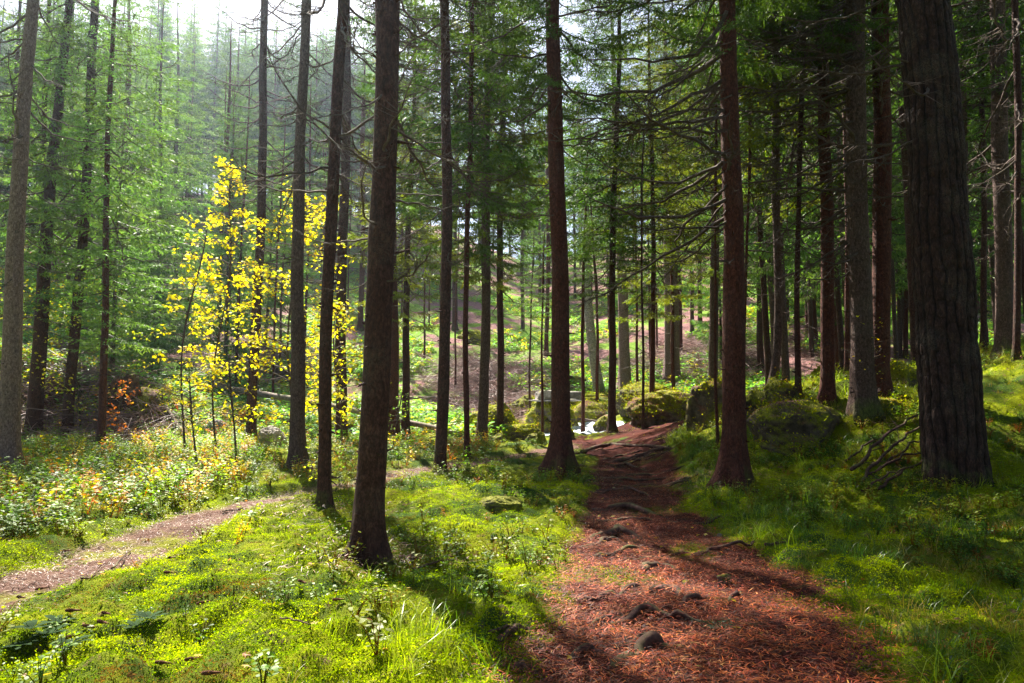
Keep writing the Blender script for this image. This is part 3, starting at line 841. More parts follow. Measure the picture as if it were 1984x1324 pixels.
spruce(1505, 778, 1506, 18, 14, 'spruce with a crooked sweeping foot on mossy roots', 'mid', 20, M_BARKG, n=14, vt=420, br=(4, 12, 2.4),
       bend=lambda z: (-0.30 * np.exp(-np.clip(z, 0, 9) / 0.5), 0 * z), flare=0.6)
spruce(1163, 775, 1146, 22, 16, 'pale curved bare trunk of a leafless tree on the stream bank', None, 9.5, M_SMOOTH, n=14, vt=500, name='broadleaf_tree', br=(6, 9, 1.6, 0.5, 2),
       bend=lambda z: (-0.35 * np.sin(np.clip(z, 0, 9) / 9 * 3.1), 0 * z), flare=0.3, stubs=False)

# --- the big furrowed pine
def pine():
    d = pix_dir(1862, 950); y = 10.2; x = d[0] / d[1] * y; z = zc(x, y)
    r0 = 118 / F * y / 2 * 0.9; dt = pix_dir(1783, 0); xt = dt[0] / dt[1] * y; zt = CAMZ + dt[2] / dt[1] * y
    root = empty('pine_tree', (x, y, z), 'massive dark pine with deeply furrowed bark leaning on the right bank', 'tree')
    lean = (xt - x) / (zt - z)
    me, axis = trunk_mesh('trunk', 24, r0, 98 / F * y / 2, (lean, 0), None, 300, 0.13, 5, z_taper=zt - z, ridges=0.042, nz=700)
    me.polygons.foreach_set('use_smooth', np.zeros(len(me.polygons), dtype=bool))
    link('trunk', me, M_PINE, root)
    c = bpy.data.objects.new('crown', CR['high'][0]); COL.objects.link(c); c.parent = root
    c.scale = (1.6, 1.6, 24 / 22); c.rotation_euler = (0, math.atan(lean), 2)
    add_branches(root, axis, 4.2, 8.5, 5, 2.3, 0.5, 2, math.pi)
pine()

# --- slim background trunks read one by one from the photograph
BGT = [(75, 700, 88, 12, 8), (170, 650, 178, 12, 9), (240, 600, 246, 15, 12), (308, 700, 312, 8, 6), (340, 560, 343, 9, 7), (418, 700, 440, 9, 6),
       (455, 480, 460, 8, 7), (535, 450, 537, 8, 7), (1318, 690, 1312, 8, 6), (1475, 720, 1470, 14, 11), (1742, 695, 1738, 10, 8), (1757, 695, 1754, 9, 7),
       (1772, 694, 1768, 12, 9), (1870, 690, 1866, 11, 9), (1640, 730, 1638, 12, 9), (1975, 690, 1968, 14, 11), (1340, 650, 1338, 9, 7), (1060, 690, 1062, 9, 7),
       (880, 640, 884, 12, 9), (1012, 640, 1014, 8, 6), (700, 640, 704, 12, 9), (20, 650, 30, 12, 9), (130, 600, 138, 10, 8)]
for i, (u, v, ut, wb, wt) in enumerate(BGT):
    spruce(u, v, ut, wb, wt, 'slim bare trunk among the middle distance spruces behind the clearing', ['high', 'feather', 'thin'][i % 3] if u > 350 else 'feather', 20 + (i * 37 % 5), [M_BARK, M_BARKG, M_BARKR][i % 3], vt=250,
           group='slim middle distance spruces', n=10, br=(3, 13, 2.4, 0.5, 3), stubs=False)

# --- bright young spruces in the gap at upper left
for (u, v, D, Hh, s) in [(440, 560, 36, 14.5, 1.3), (520, 560, 42, 15, 1.4), (300, 600, 33, 12, 1.4), (215, 700, 26, 10, 1.2), (1395, 640, 38, 9, 1.0)]:
    d = pix_dir(u, v); x = d[0] / d[1] * D; z = zc(x, D)
    root = empty('young_spruce', (x, D, z), 'bright pale green young spruce with branches to the ground on the slope', 'tree', 'pale young spruces on the slope')
    me, ax = trunk_mesh('trunk', Hh, 0.10, 0.05, (0, 0), None, 8, 0.3, int(u))
    link('trunk', me, M_BARKG, root)
    c = bpy.data.objects.new('crown', CR['young'][0]); COL.objects.link(c); c.parent = root; c.scale = (s, s, Hh / 10); c.rotation_euler = (0, 0, u)

# --- stand on the hillside and around: prototypes copied
protos = []
for k, (cr, m, r) in enumerate([('far', M_BARKG, 0.15), ('far', M_BARK, 0.13), ('far', M_BARKR, 0.16)]):
    root = empty('spruce_tree', (0, 0, -100), 'spruce in the dense stand covering the far hillside', 'tree', 'far hillside spruces')
    me, ax = trunk_mesh('trunk', 22, r, r * 0.6, (0, 0), None, 8, 0.3, k * 3 + 1)
    link('trunk', me, m, root)
    c = bpy.data.objects.new('crown', CR['far'][k]); COL.objects.link(c); c.parent = root
    protos.append(root)
def copy_tree(src, loc, rz, s, label=None, group=None):
    r = src.copy(); COL.objects.link(r); r.location = loc; r.rotation_euler = (0, 0, rz); r.scale = s
    if label: r['label'] = label
    if group: r['group'] = group
    for ch in src.children:
        c = ch.copy(); COL.objects.link(c); c.parent = r
    return r
pts = []
def try_place(x, y, dmin):
    for (a, b) in pts:
        if (a - x) ** 2 + (b - y) ** 2 < dmin * dmin: return False
    pts.append((x, y)); return True
far_n = 0
tries = 0
while far_n < 225 and tries < 9000:
    tries += 1
    y = 44 + 80 * random.random() ** 1.2
    x = random.uniform(-0.78 * y, 0.80 * y)
    u = 992 + F * x / y
    if 350 < u < 420 and y < 84: continue                      # the dark gap
    if 250 < u < 1300 and y < 70: continue
    if 1100 < u < 1350 and y < 90 and random.random() < 0.5: continue
    if y < 60 and random.random() < 0.35: continue
    if 450 < u < 1080 and y < 80 and random.random() < 0.5: continue
    if u < 350 and (y < 58 or (y < 76 and random.random() < 0.5)): continue
    if not try_place(x, y, 2.9): continue
    s = random.uniform(0.85, 1.15) * (1.22 if (u < 950 and y > 72) else 1.0)
    sr = random.uniform(0.9, 1.35)
    loc = (x, y, zc(x, y) - 0.1)
    src = protos[random.randrange(3)]
    if far_n < 3:
        src = protos[far_n]; src.location = loc; src.rotation_euler = (0, 0, random.uniform(0, 6)); src.scale = (sr, sr, s)
    else:
        lab = 'spruce in the dense stand covering the far hillside'
        copy_tree(src, loc, random.uniform(0, 6), (sr, sr, s), lab)
    far_n += 1
tries = 0
while far_n < 262 and tries < 3000:            # pale stand closing the gap at the head of the valley
    tries += 1
    y = random.uniform(84, 118); u = random.uniform(290, 720); x = (u - 992) / F * y
    if not try_place(x, y, 2.4): continue
    copy_tree(protos[random.randrange(3)], (x, y, zc(x, y) - 0.1), random.uniform(0, 6), (1.4, 1.4, random.uniform(1.2, 1.5)), 'spruce in the dense stand covering the far hillside')
    far_n += 1
# right hand middle stand, dark, and left hand middle stand
for (x, y) in [(11.5, 20.5), (14.5, 23.5), (9.0, 25.5), (17.5, 20.0), (13.0, 28.5), (19.5, 26.0)]:
    if try_place(x, y, 1.5):
        copy_tree(protos[1], (x, y, zc(x, y) - 0.1), x * 3.1, (0.95, 0.95, 0.95), 'spruce in the dark stand behind the right bank', 'right hand stand spruces')
mid_n = 0; tries = 0
while mid_n < 38 and tries < 3000:
    tries += 1
    if random.random() < 0.72:
        y = random.uniform(22, 44); u = random.uniform(1500, 2050)
        if u < 1720 and random.random() < 0.7: continue
        lab, grp = 'spruce in the dark stand behind the right bank', 'right hand stand spruces'
    else:
        y = random.uniform(50, 62); u = random.uniform(-60, 300)
        lab, grp = 'spruce in the shady stand at the left behind the brush bank', 'left hand stand spruces'
    x = (u - 992) / F * y
    if not try_place(x, y, 2.4): continue
    s = random.uniform(0.8, 1.05); sr = random.uniform(0.7, 1.0)
    copy_tree(protos[random.randrange(3)], (x, y, zc(x, y) - 0.1), random.uniform(0, 6), (sr, sr, s), lab, grp)
    mid_n += 1

# thin poles on the slope
pr = empty('young_spruce', (0, 40, 0), 'pole thin spruce standing on the open slope', 'tree', 'thin poles on the open slope')
me, ax = trunk_mesh('trunk', 14, 0.06, 0.04, (0.01, 0), None, 7, 0.3, 77)
link('trunk', me, M_BARKR, pr)
c = bpy.data.objects.new('crown', CR['pole'][0]); COL.objects.link(c); c.parent = pr; c.scale = (1.2, 1.2, 1.4)
for k in range(14):
    add_b = bpy.data.objects.new('dead_branch', DEAD[k % len(DEAD)]); COL.objects.link(add_b); add_b.parent = pr
    add_b.location = (0.03, 0, 2 + k * 0.6); add_b.rotation_euler = (0, -0.1, k * 2.4); add_b.scale = (1.2, 1.2, 1.2)
k = 0; tries = 0
while k < 34 and tries < 2000:
    tries += 1
    y = random.uniform(29, 62); u = random.uniform(300, 1650); x = (u - 992) / F * y
    if float(polydist(np.array(x), np.array(y), STREAM)) < 1.2 or not try_place(x, y, 1.6): continue
    loc = (x, y, zc(x, y) - 0.1); sc_ = (random.uniform(0.9, 1.5),) * 2 + (random.uniform(0.7, 1.25),)
    if k == 0: pr.location = loc
    else: copy_tree(pr, loc, random.uniform(0, 6), sc_)
    k += 1

# trees standing beside and behind the viewpoint
near_n = 0; tries = 0
while near_n < 30 and tries < 4000:
    tries += 1
    x = random.uniform(-26, 26); y = random.uniform(-26, 12)
    if abs(x) < 0.80 * y + 3.0 and y > -2: continue
    if math.hypot(x, y) < 3.2 or (y < 3 and -1.5 < x < 3.5) or (x < 0 and y > -6 and x > -14 and random.random() < 0.6): continue
    if float(side_path(x, y)) > -0.8: continue
    if not try_place(x, y, 3.6): continue
    s = random.uniform(0.8, 1.05)
    copy_tree(protos[random.choice([1, 1, 2])], (x, y, zc(x, y) - 0.1), random.uniform(0, 6), (1.1, 1.1, s), 'spruce beside or behind the viewpoint', 'spruces around the viewpoint')
    near_n += 1

# ------------------------------------------------------------------ yellow maples
def star_leaf():
    """five lobed leaf in the XY plane, stem at origin, unit length, slightly cupped"""
    P = [(0, 0)]
    angs = [-100, -70, -52, -28, -14, 0, 14, 28, 52, 70, 100]
    rads = [0.42, 0.3, 0.75, 0.42, 0.62, 1.0, 0.62, 0.42, 0.75, 0.3, 0.42]
    V = [(0, 0, 0)] + [(0.25 + 0.75 * r * math.cos(R(a)) if r > 0 else 0, 0.8 * r * math.sin(R(a)), -0.12 * r * r) for a, r in zip(angs, rads)]
    T = [(0, i, i + 1) for i in range(1, len(V) - 1)]
    return np.array(V), np.array(T), np.zeros((0, 4), int), np.ones((len(V), 3))
STAR = star_leaf()

def maple(u, v, D, H, spread, nl, label, lean=0.0, leaf=0.13, zlo=0.25, cols=None, nm='maple_sapling', seed=1, rtr=0.03, wh=11):
    rs = np.random.default_rng(seed)
    d = pix_dir(u, v); x = d[0] / d[1] * D; z = zc(x, D)
    root = empty(nm, (x, D, z), label, 'tree')
    me, axis = trunk_mesh('trunk', H, rtr, rtr * 0.5, (lean, 0), lambda q: (0.12 * np.sin(q * 1.1 + seed), 0.08 * np.cos(q)), 8, 0.3, seed)
    link('trunk', me, M_TWIG, root)
    pos = []; nb = 0
    zz = H * zlo
    while zz < H * 0.98:
        t = (zz / H - zlo) / (1 - zlo)
        a = rs.uniform(0, 6.28)
        for k in range(rs.integers(1, 4)):
            a += rs.uniform(1.3, 2.6)
            L = spread * rs.uniform(0.45, 1.0) * (0.5 + 1.6 * t) * (1.25 - t) if t < 0.6 else spread * rs.uniform(0.3, 0.9) * (1.25 - t) * 1.6
            q = np.linspace(0, 1, 6)
            ax_, ay_, _ = axis(zz)
            B = Buf()
            Pn = np.stack([ax_ + math.cos(a) * L * q, ay_ + math.sin(a) * L * q, zz + L * (0.5 * q - 0.25 * q ** 2) + 0.03 * np.sin(q * 9)], -1)
            V, Q = tube(Pn, rtr * 0.35 * (1 - q) + 0.003, 4); B.add(V, None, Q)
            for s in range(4):
                f = rs.uniform(0.3, 0.95); p = np.array([np.interp(f, q, Pn[:, i]) for i in range(3)])
                aa = a + rs.choice([-1, 1]) * rs.uniform(0.4, 1.0); l2 = L * rs.uniform(0.2, 0.45)
                e = np.array([math.cos(aa), math.sin(aa), rs.uniform(0, 0.3)]) * l2
                V, Q = tube([p, p + e * 0.5, p + e], [0.004, 0.003, 0.0015], 3); B.add(V, None, Q)
                for g in range(10): pos.append(p + e * rs.uniform(0.2, 1.1) + rs.normal(0, 0.05 * spread, 3))
            for g in range(14): 
                f = rs.uniform(0.35, 1.05); pos.append(np.array([np.interp(min(f, 1), q, Pn[:, i]) for i in range(3)]) + rs.normal(0, 0.06 * spread, 3))
            link('branch', B.mesh('branch'), M_TWIG, root)
        zz += H * (1 - zlo) / wh * rs.uniform(0.7, 1.3)
    pos = np.array(pos); k = rs.permutation(len(pos))[:nl]; pos = pos[k]
    n = len(pos)
    cols = cols or [(0.85, 0.74, 0.006), (0.78, 0.78, 0.01), (0.88, 0.6, 0.006), (0.5, 0.62, 0.02)]
    c = np.array(cols)[rs.choice(len(cols), n, p=[0.45, 0.25, 0.15, 0.15])] * rs.uniform(0.8, 1.15, (n, 1))
    B = Buf(); V0, T0, _, _ = STAR
    for i in range(n):
        m = (Matrix.Rotation(rs.uniform(0, 6.28), 3, 'Z') @ Matrix.Rotation(rs.normal(0.25, 0.5), 3, 'Y') @ Matrix.Rotation(rs.normal(0, 0.5), 3, 'X'))
        V = (V0 * leaf * rs.uniform(0.6, 1.15)) @ np.array(m).T + pos[i]
        B.add(V, T0, None, c[i])
    link('foliage', B.mesh('foliage'), M_YLEAF, root)
    return root

maple(418, 850, 17.5, 7.6, 1.25, 1500, 'young maple with bright yellow leaves, left of the two tallest yellow ones', 0.02, 0.10, 0.22, seed=3, wh=20)
maple(562, 850, 19.0, 7.0, 2.3, 2900, 'dense golden yellow maple shining behind the grey trunk', 0.0, 0.105, 0.10, seed=8, rtr=0.04, wh=30)
maple(650, 850, 21.0, 4.2, 1.4, 800, 'lower yellow green maple peeping between the slim trunks', 0.0, 0.13, 0.12, seed=14, wh=16, cols=[(0.7, 0.62, 0.03), (0.4, 0.5, 0.03), (0.75, 0.55, 0.02), (0.25, 0.4, 0.03)])
maple(345, 870, 16.5, 5.4, 1.0, 420, 'slender maple sapling with thin bent stem and scattered yellow leaves', 0.06, 0.11, 0.35, seed=21)
maple(440, 900, 15.5, 2.3, 0.8, 150, 'small bushy maple sapling with yellow leaves low above the undergrowth', 0.03, 0.10, 0.3, seed=27)
maple(375, 890, 16.0, 1.9, 0.8, 120, 'knee high maple seedling with yellow leaves beside the bent stem', 0.0, 0.10, 0.35, seed=28)
maple(150, 720, 22.0, 4.6, 2.6, 900, 'wide yellow green bush behind the left trunks', 0.0, 0.10, 0.15, seed=33, nm='hazel_bush', cols=[(0.55, 0.52, 0.03), (0.35, 0.45, 0.03), (0.65, 0.5, 0.02), (0.2, 0.32, 0.03)])
maple(30, 700, 23.0, 4.2, 2.6, 700, 'yellow green bush at the far left edge behind the pale trunk', 0.0, 0.10, 0.15, seed=35, nm='hazel_bush', cols=[(0.55, 0.52, 0.03), (0.35, 0.45, 0.03), (0.65, 0.5, 0.02), (0.2, 0.32, 0.03)])
maple(228, 740, 20.5, 1.9, 0.7, 170, 'small rusty orange shrub on the left brush bank', 0.0, 0.10, 0.2, seed=37, nm='rowan_shrub', cols=[(0.75, 0.2, 0.02), (0.8, 0.27, 0.03), (0.6, 0.14, 0.02), (0.7, 0.36, 0.03)], rtr=0.015)
maple(1700, 800, 12.8, 2.0, 0.5, 60, 'thin twiggy shrub with a few yellow leaves in front of the close pair of trunks', 0.02, 0.045, 0.2, seed=41, nm='rowan_shrub', rtr=0.01)
maple(770, 860, 18.5, 1.5, 0.5, 130, 'small fresh green sapling just right of the thickest trunk', 0.02, 0.07, 0.2, seed=43, nm='beech_sapling', cols=[(0.22, 0.4, 0.04), (0.3, 0.45, 0.04), (0.45, 0.5, 0.03), (0.15, 0.3, 0.04)], rtr=0.012)
maple(590, 1000, 9.6, 0.7, 0.35, 70, 'small pale yellow green seedling beside the side track near the slim trunk', 0.0, 0.06, 0.25, seed=45, nm='beech_sapling', cols=[(0.55, 0.6, 0.06), (0.45, 0.55, 0.06), (0.6, 0.55, 0.05), (0.3, 0.45, 0.05)], rtr=0.006)
maple(1048, 760, 30.0, 1.4, 0.6, 90, 'small rusty red shrub behind the flat rock', 0.0, 0.09, 0.2, seed=46, nm='rowan_shrub', cols=[(0.5, 0.13, 0.04), (0.55, 0.2, 0.05), (0.4, 0.1, 0.03), (0.45, 0.2, 0.04)], rtr=0.012)

def mosstuft(n, seed, h=0.017, r=0.036):
    rs = np.random.default_rng(seed); B = Buf()
    for k in range(n):
        a = rs.uniform(0, 6.28); o = np.array([rs.normal(0, r), rs.normal(0, r), -.006]); L = h * rs.uniform(.5, 1.2)
        d = np.array([math.cos(a) * .9, math.sin(a) * .9, rs.uniform(.15, .8)]) * L; s = np.cross(d, rs.normal(0, 1, 3)); s *= 0.3 * L / np.linalg.norm(s)
        B.add(np.array([o, o + d * .5 + s, o + d, o + d * .5 - s]), None, [[0, 1, 2, 3]], np.array([1, 1, 1]) * rs.uniform(.75, 1.2))
    return B.arrays()

def pick(cols, n, p=None, jit=0.2):
    c = np.array(cols)[rng.choice(len(cols), n, p=p)]
    return c * rng.uniform(1 - jit, 1 + jit, (n, 1)) * rng.uniform(.92, 1.08, (n, 3))

MT = [mosstuft(13, i) for i in range(4)]

# ------------------------------------------------------------------ rocks
def rock(u, v, wpx, hpx, mat, label, D=None, depth=0.8, seed=1, flat=0.0, name='boulder', rough=0.3, rz=0.0, sink=0.25, plate=False, cover=0.0):
    if D is None: x, y, z = hit(u, v)
    else:
        d = pix_dir(u, v); x = d[0] / d[1] * D; y = D; z = CAMZ + d[2] / d[1] * D
    W = wpx / F * y / 2; Hh = hpx / F * y
    import bmesh
    bm = bmesh.new(); bmesh.ops.create_icosphere(bm, subdivisions=5, radius=1.0)
    V = np.array([vv.co[:] for vv in bm.verts]); T = np.array([[q.index for q in f.verts] for f in bm.faces]); bm.free()
    rs = np.random.default_rng(seed)
    for _ in range(11):           # facets: cut by random planes
        nn = rs.normal(0, 1, 3); nn /= np.linalg.norm(nn); dd = rs.uniform(0.62, 0.9)
        k = V @ nn - dd; m = k > 0
        V[m] -= np.outer(k[m] * 0.9, nn)
    if flat: V[:, 2] = np.where(V[:, 2] > flat, flat + (V[:, 2] - flat) * 0.12, V[:, 2])
    a = fbm(V[:, 0] * 2 + 9 + seed, V[:, 1] * 2 + V[:, 2] * 1.7 + 7, seed, 4) - 0.47
    c_ = np.abs(fbm(V[:, 0] * 3.5 + V[:, 2] * 2 + 40, V[:, 1] * 3.5 - V[:, 2] * 3 + 30, seed + 9, 3) - 0.45)
    b = fbm(V[:, 2] * 7 + 20 + seed, V[:, 1] * 7 + V[:, 0] * 5 + 30, seed + 5, 3) - 0.44
    V = V * (1 + rough * a + rough * 0.45 * b - 0.55 * rough * np.exp(-c_ / 0.035))[:, None]
    top = V[:, 2].max()
    zz = V[:, 2].copy()
    out = np.where(zz < 0.1, 1 / np.sqrt(np.clip(1 - np.clip(zz - 0.1, -0.93, 0) ** 2, 0.62, 1)), 1.0)
    V = V * np.array([W, W * depth, 1.0]); V[:, 0] *= out; V[:, 1] *= out
    V[:, 2] = np.where(zz > 0, 0.12 * Hh + 0.88 * Hh * zz / top, 0.12 * Hh + zz * (0.25 * Hh if plate else Hh * 0.8 + 0.15))
    o = link(name, make_mesh(name, V, [T], None, True), mat)
    o.location = (x, y, z); o.rotation_euler = (0, 0, rz)
    if cover > 0:
        tri = V[T]; nrm = np.cross(tri[:, 1] - tri[:, 0], tri[:, 2] - tri[:, 0]); ar = np.linalg.norm(nrm, axis=1); nz = nrm[:, 2] / (ar + 1e-9)
        c0 = tri.mean(1); nn2 = fbm(c0[:, 0] * 1.8 + seed * 3, c0[:, 1] * 1.8 + c0[:, 2], 91, 3)
        w_ = ar * np.clip(nz * 1.4 + 0.1, 0, 1) * (nn2 > 0.52 - cover * 0.2)
        n = int(min(2600, 130 * w_.sum() / 2))
        if n > 20:
            p = c0[rs.choice(len(c0), n, p=w_ / w_.sum())]
            q = scatter('moss_cover', MT, p, rs.uniform(0, 6.28, n), rs.uniform(1.6, 3.2, n), pick([(0.27, 0.30, 0.005), (0.42, 0.40, 0.006), (0.16, 0.20, 0.006), (0.26, 0.12, 0.05)], n, [.38, .32, .15, .15]), M_MOSS, None, None, tilt=rs.normal(0, .6, n), parent=o, kind='stuff')
    return tag(o, label, 'rock')

rock(1072, 832, 104, 60, M_ROCKM, 'dark rock carrying the flat pale slab beside the stream', 28.0, 0.8, 3, rough=0.4, cover=1.0)
rock(1074, 776, 112, 20, M_ROCKG, 'flat pale grey slab lying on the dark rock by the stream', 27.6, 0.7, 52, 0.35, rough=0.10, plate=True)
rock(1010, 800, 60, 34, M_ROCKM, 'mossy block leaning against the left end of the pale slab', None, 0.8, 53, cover=1.0)
rock(955, 842, 120, 62, M_ROCKM, 'dark mossy boulder behind the pair of trunks left of the flat rock', None, 0.8, 4, cover=1.0)
rock(1010, 853, 86, 30, M_ROCKM, 'low yellow green mossy stone at the foot of the pencil thin poles', None, 0.6, 5, cover=1.0)
rock(1118, 752, 44, 22, M_ROCKM, 'mossy stone wedged behind the flat topped rock', None, 0.8, 35, 0.4)
rock(1142, 818, 100, 42, M_ROCKN, 'broad sloping rock on the far bank of the stream', None, 0.9, 6, rough=0.2, cover=1.0)
rock(1168, 832, 46, 26, M_ROCKM, 'small dark mossy stone at the water under the sloping rock', None, 0.8, 7)
rock(1093, 846, 52, 26, M_ROCKM, 'small dark wet stone in the stream by the reddish trunk', None, 0.8, 17, cover=1.0)
rock(1290, 816, 170, 60, M_ROCKN, 'long low mossy rock strewn with brown needles at the end of the path', None, 0.7, 8, rough=0.3, cover=1.0)
rock(1250, 790, 120, 50, M_ROCKM, 'yellow green mossy rock behind the long low rock', None, 0.7, 9, cover=1.0)
rock(1385, 822, 110, 88, M_ROCKN, 'tall mossy boulder left of the spruce with sagging branches', None, 0.8, 10, cover=1.0)
rock(1236, 822, 34, 20, M_ROCKG, 'small white angular stone at the end of the path', None, 0.8, 11, name='stone')
rock(1545, 842, 190, 66, M_ROCKN, 'rounded mossy mound of rock covered with brown needles', None, 0.8, 12, rough=0.2, cover=0.35)
rock(1475, 800, 90, 46, M_ROCKM, 'mossy rock left behind the rounded mound', None, 0.8, 13, cover=1.0)
rock(1520, 775, 80, 44, M_ROCKM, 'bright mossy rock behind the crooked spruce', None, 0.8, 14, cover=1.0)
rock(1605, 780, 90, 74, M_ROCKM, 'mossy boulder behind the straight reddish spruce', 17.5, 0.8, 15, cover=1.0)
rock(1750, 772, 110, 76, M_ROCKM, 'big dark mossy boulder between the close pair and the furrowed pine', 14.5, 0.8, 16, cover=1.0)
rock(1735, 815, 90, 44, M_ROCKM, 'low mossy stone in front of the big dark mossy boulder', 13, 0.8, 18, cover=1.0)
rock(520, 865, 66, 40, M_ROCKG, 'pale grey stone between the smooth brown and the grey trunk', None, 0.8, 19)
rock(420, 840, 44, 26, M_ROCKG, 'small grey stone under the left yellow maple', None, 0.8, 20, name='stone')
rock(915, 660, 60, 20, M_ROCKM, 'mossy stone on the slope behind the centre trunks', None, 0.8, 22, cover=1.0)
rock(1160, 785, 300, 20, M_ROCKM, 'long mossy ledge behind the stream', None, 0.5, 23, cover=1.0)
rock(965, 985, 92, 22, M_ROCKM, 'low mossy cushion stone in the grass left of the path', None, 0.7, 24, name='stone', cover=1.0)
rock(270, 800, 120, 50, M_ROCKN, 'brown earth covered rock in the left brush bank', None, 0.7, 25, cover=1.0)
rock(1395, 1040, 12, 5, M_ROCKG, 'fist sized stone on the needles, right half of the path', None, .8, 26, name='stone')
rock(1330, 1135, 20, 9, M_ROCKN, 'brownish stone on the path near the roots', None, .8, 27, name='stone')
rock(1402, 1128, 32, 14, M_ROCKN, 'reddish stone half buried in the middle of the path', None, .8, 28, name='stone')
rock(650, 835, 90, 30, M_ROCKM, 'mossy stone under the fallen log', None, .8, 29, cover=1.0)

nb_ = 0
while nb_ < 26:
    xx, yy = random.uniform(-1.5, 10.5), random.uniform(19, 31)
    if float(polydist(np.array(xx), np.array(yy), STREAM)) < 0.9 or float(main_path(np.array(xx), np.array(yy))) > -0.3: continue
    vv = 809 + F * (CAMZ - zc(xx, yy)) / yy
    rock(992 + F * xx / yy, vv, random.uniform(14, 42), random.uniform(9, 24), [M_ROCKM, M_ROCKN][nb_ % 2], 'small mossy stone tumbled among the boulders round the stream', yy, 0.8, 300 + nb_, rough=0.4)['group'] = 'small mossy stones round the stream'
    nb_ += 1

# ------------------------------------------------------------------ logs, stumps, sticks, roots
def groundline(pix, lift=0.0):
    return [np.array(hit(u, v)) + np.array([0, 0, lift]) for (u, v) in pix]

def dense(P, n):
    P = np.array(P); t = np.linspace(0, len(P) - 1, n)
    return np.stack([np.interp(t, range(len(P)), P[:, i]) for i in range(3)], -1)

def log(P, r0, r1, name, label, cat, mat=M_LOG, wig=0.03, n=26, seed=1, group=None, sides=9, stubs=0):
    rs = np.random.default_rng(seed)
    P = dense(P, n)
    P = P + np.stack([fbm(np.linspace(0, 6, n) + seed, np.zeros(n) + k, 3 + k, 3) - 0.45 for k in range(3)], -1) * wig * 4
    c = P[0].copy(); P = P - c
    q = np.linspace(0, 1, n)
    V, T, Q = capped(P, r0 + (r1 - r0) * q + 0.1 * r0 * (vnoise(q * 14, q * 0 + seed, 9) - 0.5), sides)
    B = Buf(); B.add(V, T, Q)
    for s in range(stubs):
        i = rs.integers(2, n - 2); d = rs.normal(0, 1, 3); d[2] = abs(d[2]) * 0.6; d /= np.linalg.norm(d); L = rs.uniform(0.1, 0.5)
        V, Q = tube([P[i], P[i] + d * (r0 + L * .5), P[i] + d * (r0 + L)], [r0 * 0.22, r0 * 0.16, r0 * 0.08], 5); B.add(V, None, Q)
    o = link(name, B.mesh(name, True), mat); o.location = c
    return tag(o, label, cat, group)

a, b = np.array(hit(415, 765)), np.array(hit(905, 850))
log([a + [0, 0, 0.35], (a + b) / 2 + [0, 0, 0.35], b + [0, 0, 0.12]], 0.15, 0.09, 'fallen_log', 'long fallen trunk lying across the hollow behind the maples', 'log', wig=0.03, stubs=9, seed=3)
a, b = np.array(hit(790, 775)), np.array(hit(1000, 778))
log([a + [0, 0, .1], b + [0, 0, .1]], 0.07, 0.05, 'fallen_log', 'thin pale log lying on the slope behind the centre trunks', 'log', seed=4, stubs=4)
a, b = np.array(hit(780, 805)), np.array(hit(850, 800))
log([a + [0, 0, .1], b + [0, 0, .1]], 0.08, 0.06, 'fallen_log', 'short pale log on the slope just above the long fallen trunk', 'log', seed=5)
a, b = np.array(hit(310, 790)), np.array(hit(360, 850))
log([a + [0, 0, .25], b + [0, 0, .1]], 0.07, 0.05, 'fallen_log', 'short slanting log on the left brush bank beside the bent maple stem', 'log', seed=6)
log([np.array([2.4, 26.6, zc(2.4, 26.6) + 0.35]), np.array([3.6, 25.4, zc(3.6, 25.4) + 0.15])], 0.05, 0.04, 'fallen_log', 'thin dark log lying over the stream water', 'log', M_TWIG, seed=7)

def stump(u, v, r, h, label, seed):
    x, y, z = hit(u, v)
    root = empty('tree_stump', (x, y, z), label, 'stump')
    me, ax = trunk_mesh('trunk', 8.0, r, r * 0.9, (0, 0), None, 20, 0.5, seed, z_taper=7)
    # cut to height
    V = np.zeros(len(me.vertices) * 3); me.vertices.foreach_get('co', V); V = V.reshape(-1, 3)
    V[:, 2] = np.minimum(V[:, 2], h + 0.02 * np.sin(V[:, 0] * 30)); me.vertices.foreach_set('co', V.ravel().astype(np.float32)); me.update()
    link('trunk', me, M_BARKG, root)
    P = np.array([[0.01, 0.02, h - 0.02], [0.01, 0.02, h + 0.012]])
    V, T, Q = capped(P, [r * 0.93, r * 0.9], 20); B = Buf(); B.add(V, T, Q)
    link('cut_face', B.mesh('cut_face'), M_CUT, root)
stump(545, 745, 0.28, 0.7, 'old cut stump on the slope left of the grey trunk', 3)
stump(1103, 752, 0.2, 0.6, 'small grey stump behind the flat topped rock', 4)

# sticks leaning in front of the pine
SK = [((1645, 920), (1770, 815), .03, 'long bent dead branch, uppermost of the pile left of the furrowed pine'), ((1665, 940), (1790, 830), .028, 'long dead branch under the uppermost one left of the furrowed pine'),
      ((1690, 925), (1795, 885), .022, 'thin dead branch near the pine foot in the stick pile'), ((1640, 900), (1720, 850), .02, 'short forked dead branch at the left end of the stick pile'),
      ((1700, 955), (1800, 900), .024, 'lowest dead branch of the stick pile beside the pine foot'), ((1670, 960), (1740, 925), .018, 'small dead branch lying in the grass below the stick pile'),
      ((1715, 905), (1800, 860), .02, 'dead branch in the middle of the stick pile')]
for i, (p, q, r, lab) in enumerate(SK):
    a, b = np.array(hit(*p)), np.array(hit(*q))
    if b[1] > 12.5: 
        d = pix_dir(*q); b = np.array([d[0] / d[1] * 10.6, 10.6, CAMZ + d[2] / d[1] * 10.6])
    log([a + [0, 0, .03], (a + b) / 2 + [0, -0.1, .16], b + [0, -.1, .1]], r, r * .5, 'dead_branch', lab, 'branch', M_ROOT, 0.035, 22, 30 + i, 'sticks piled beside the pine', 6, 3)

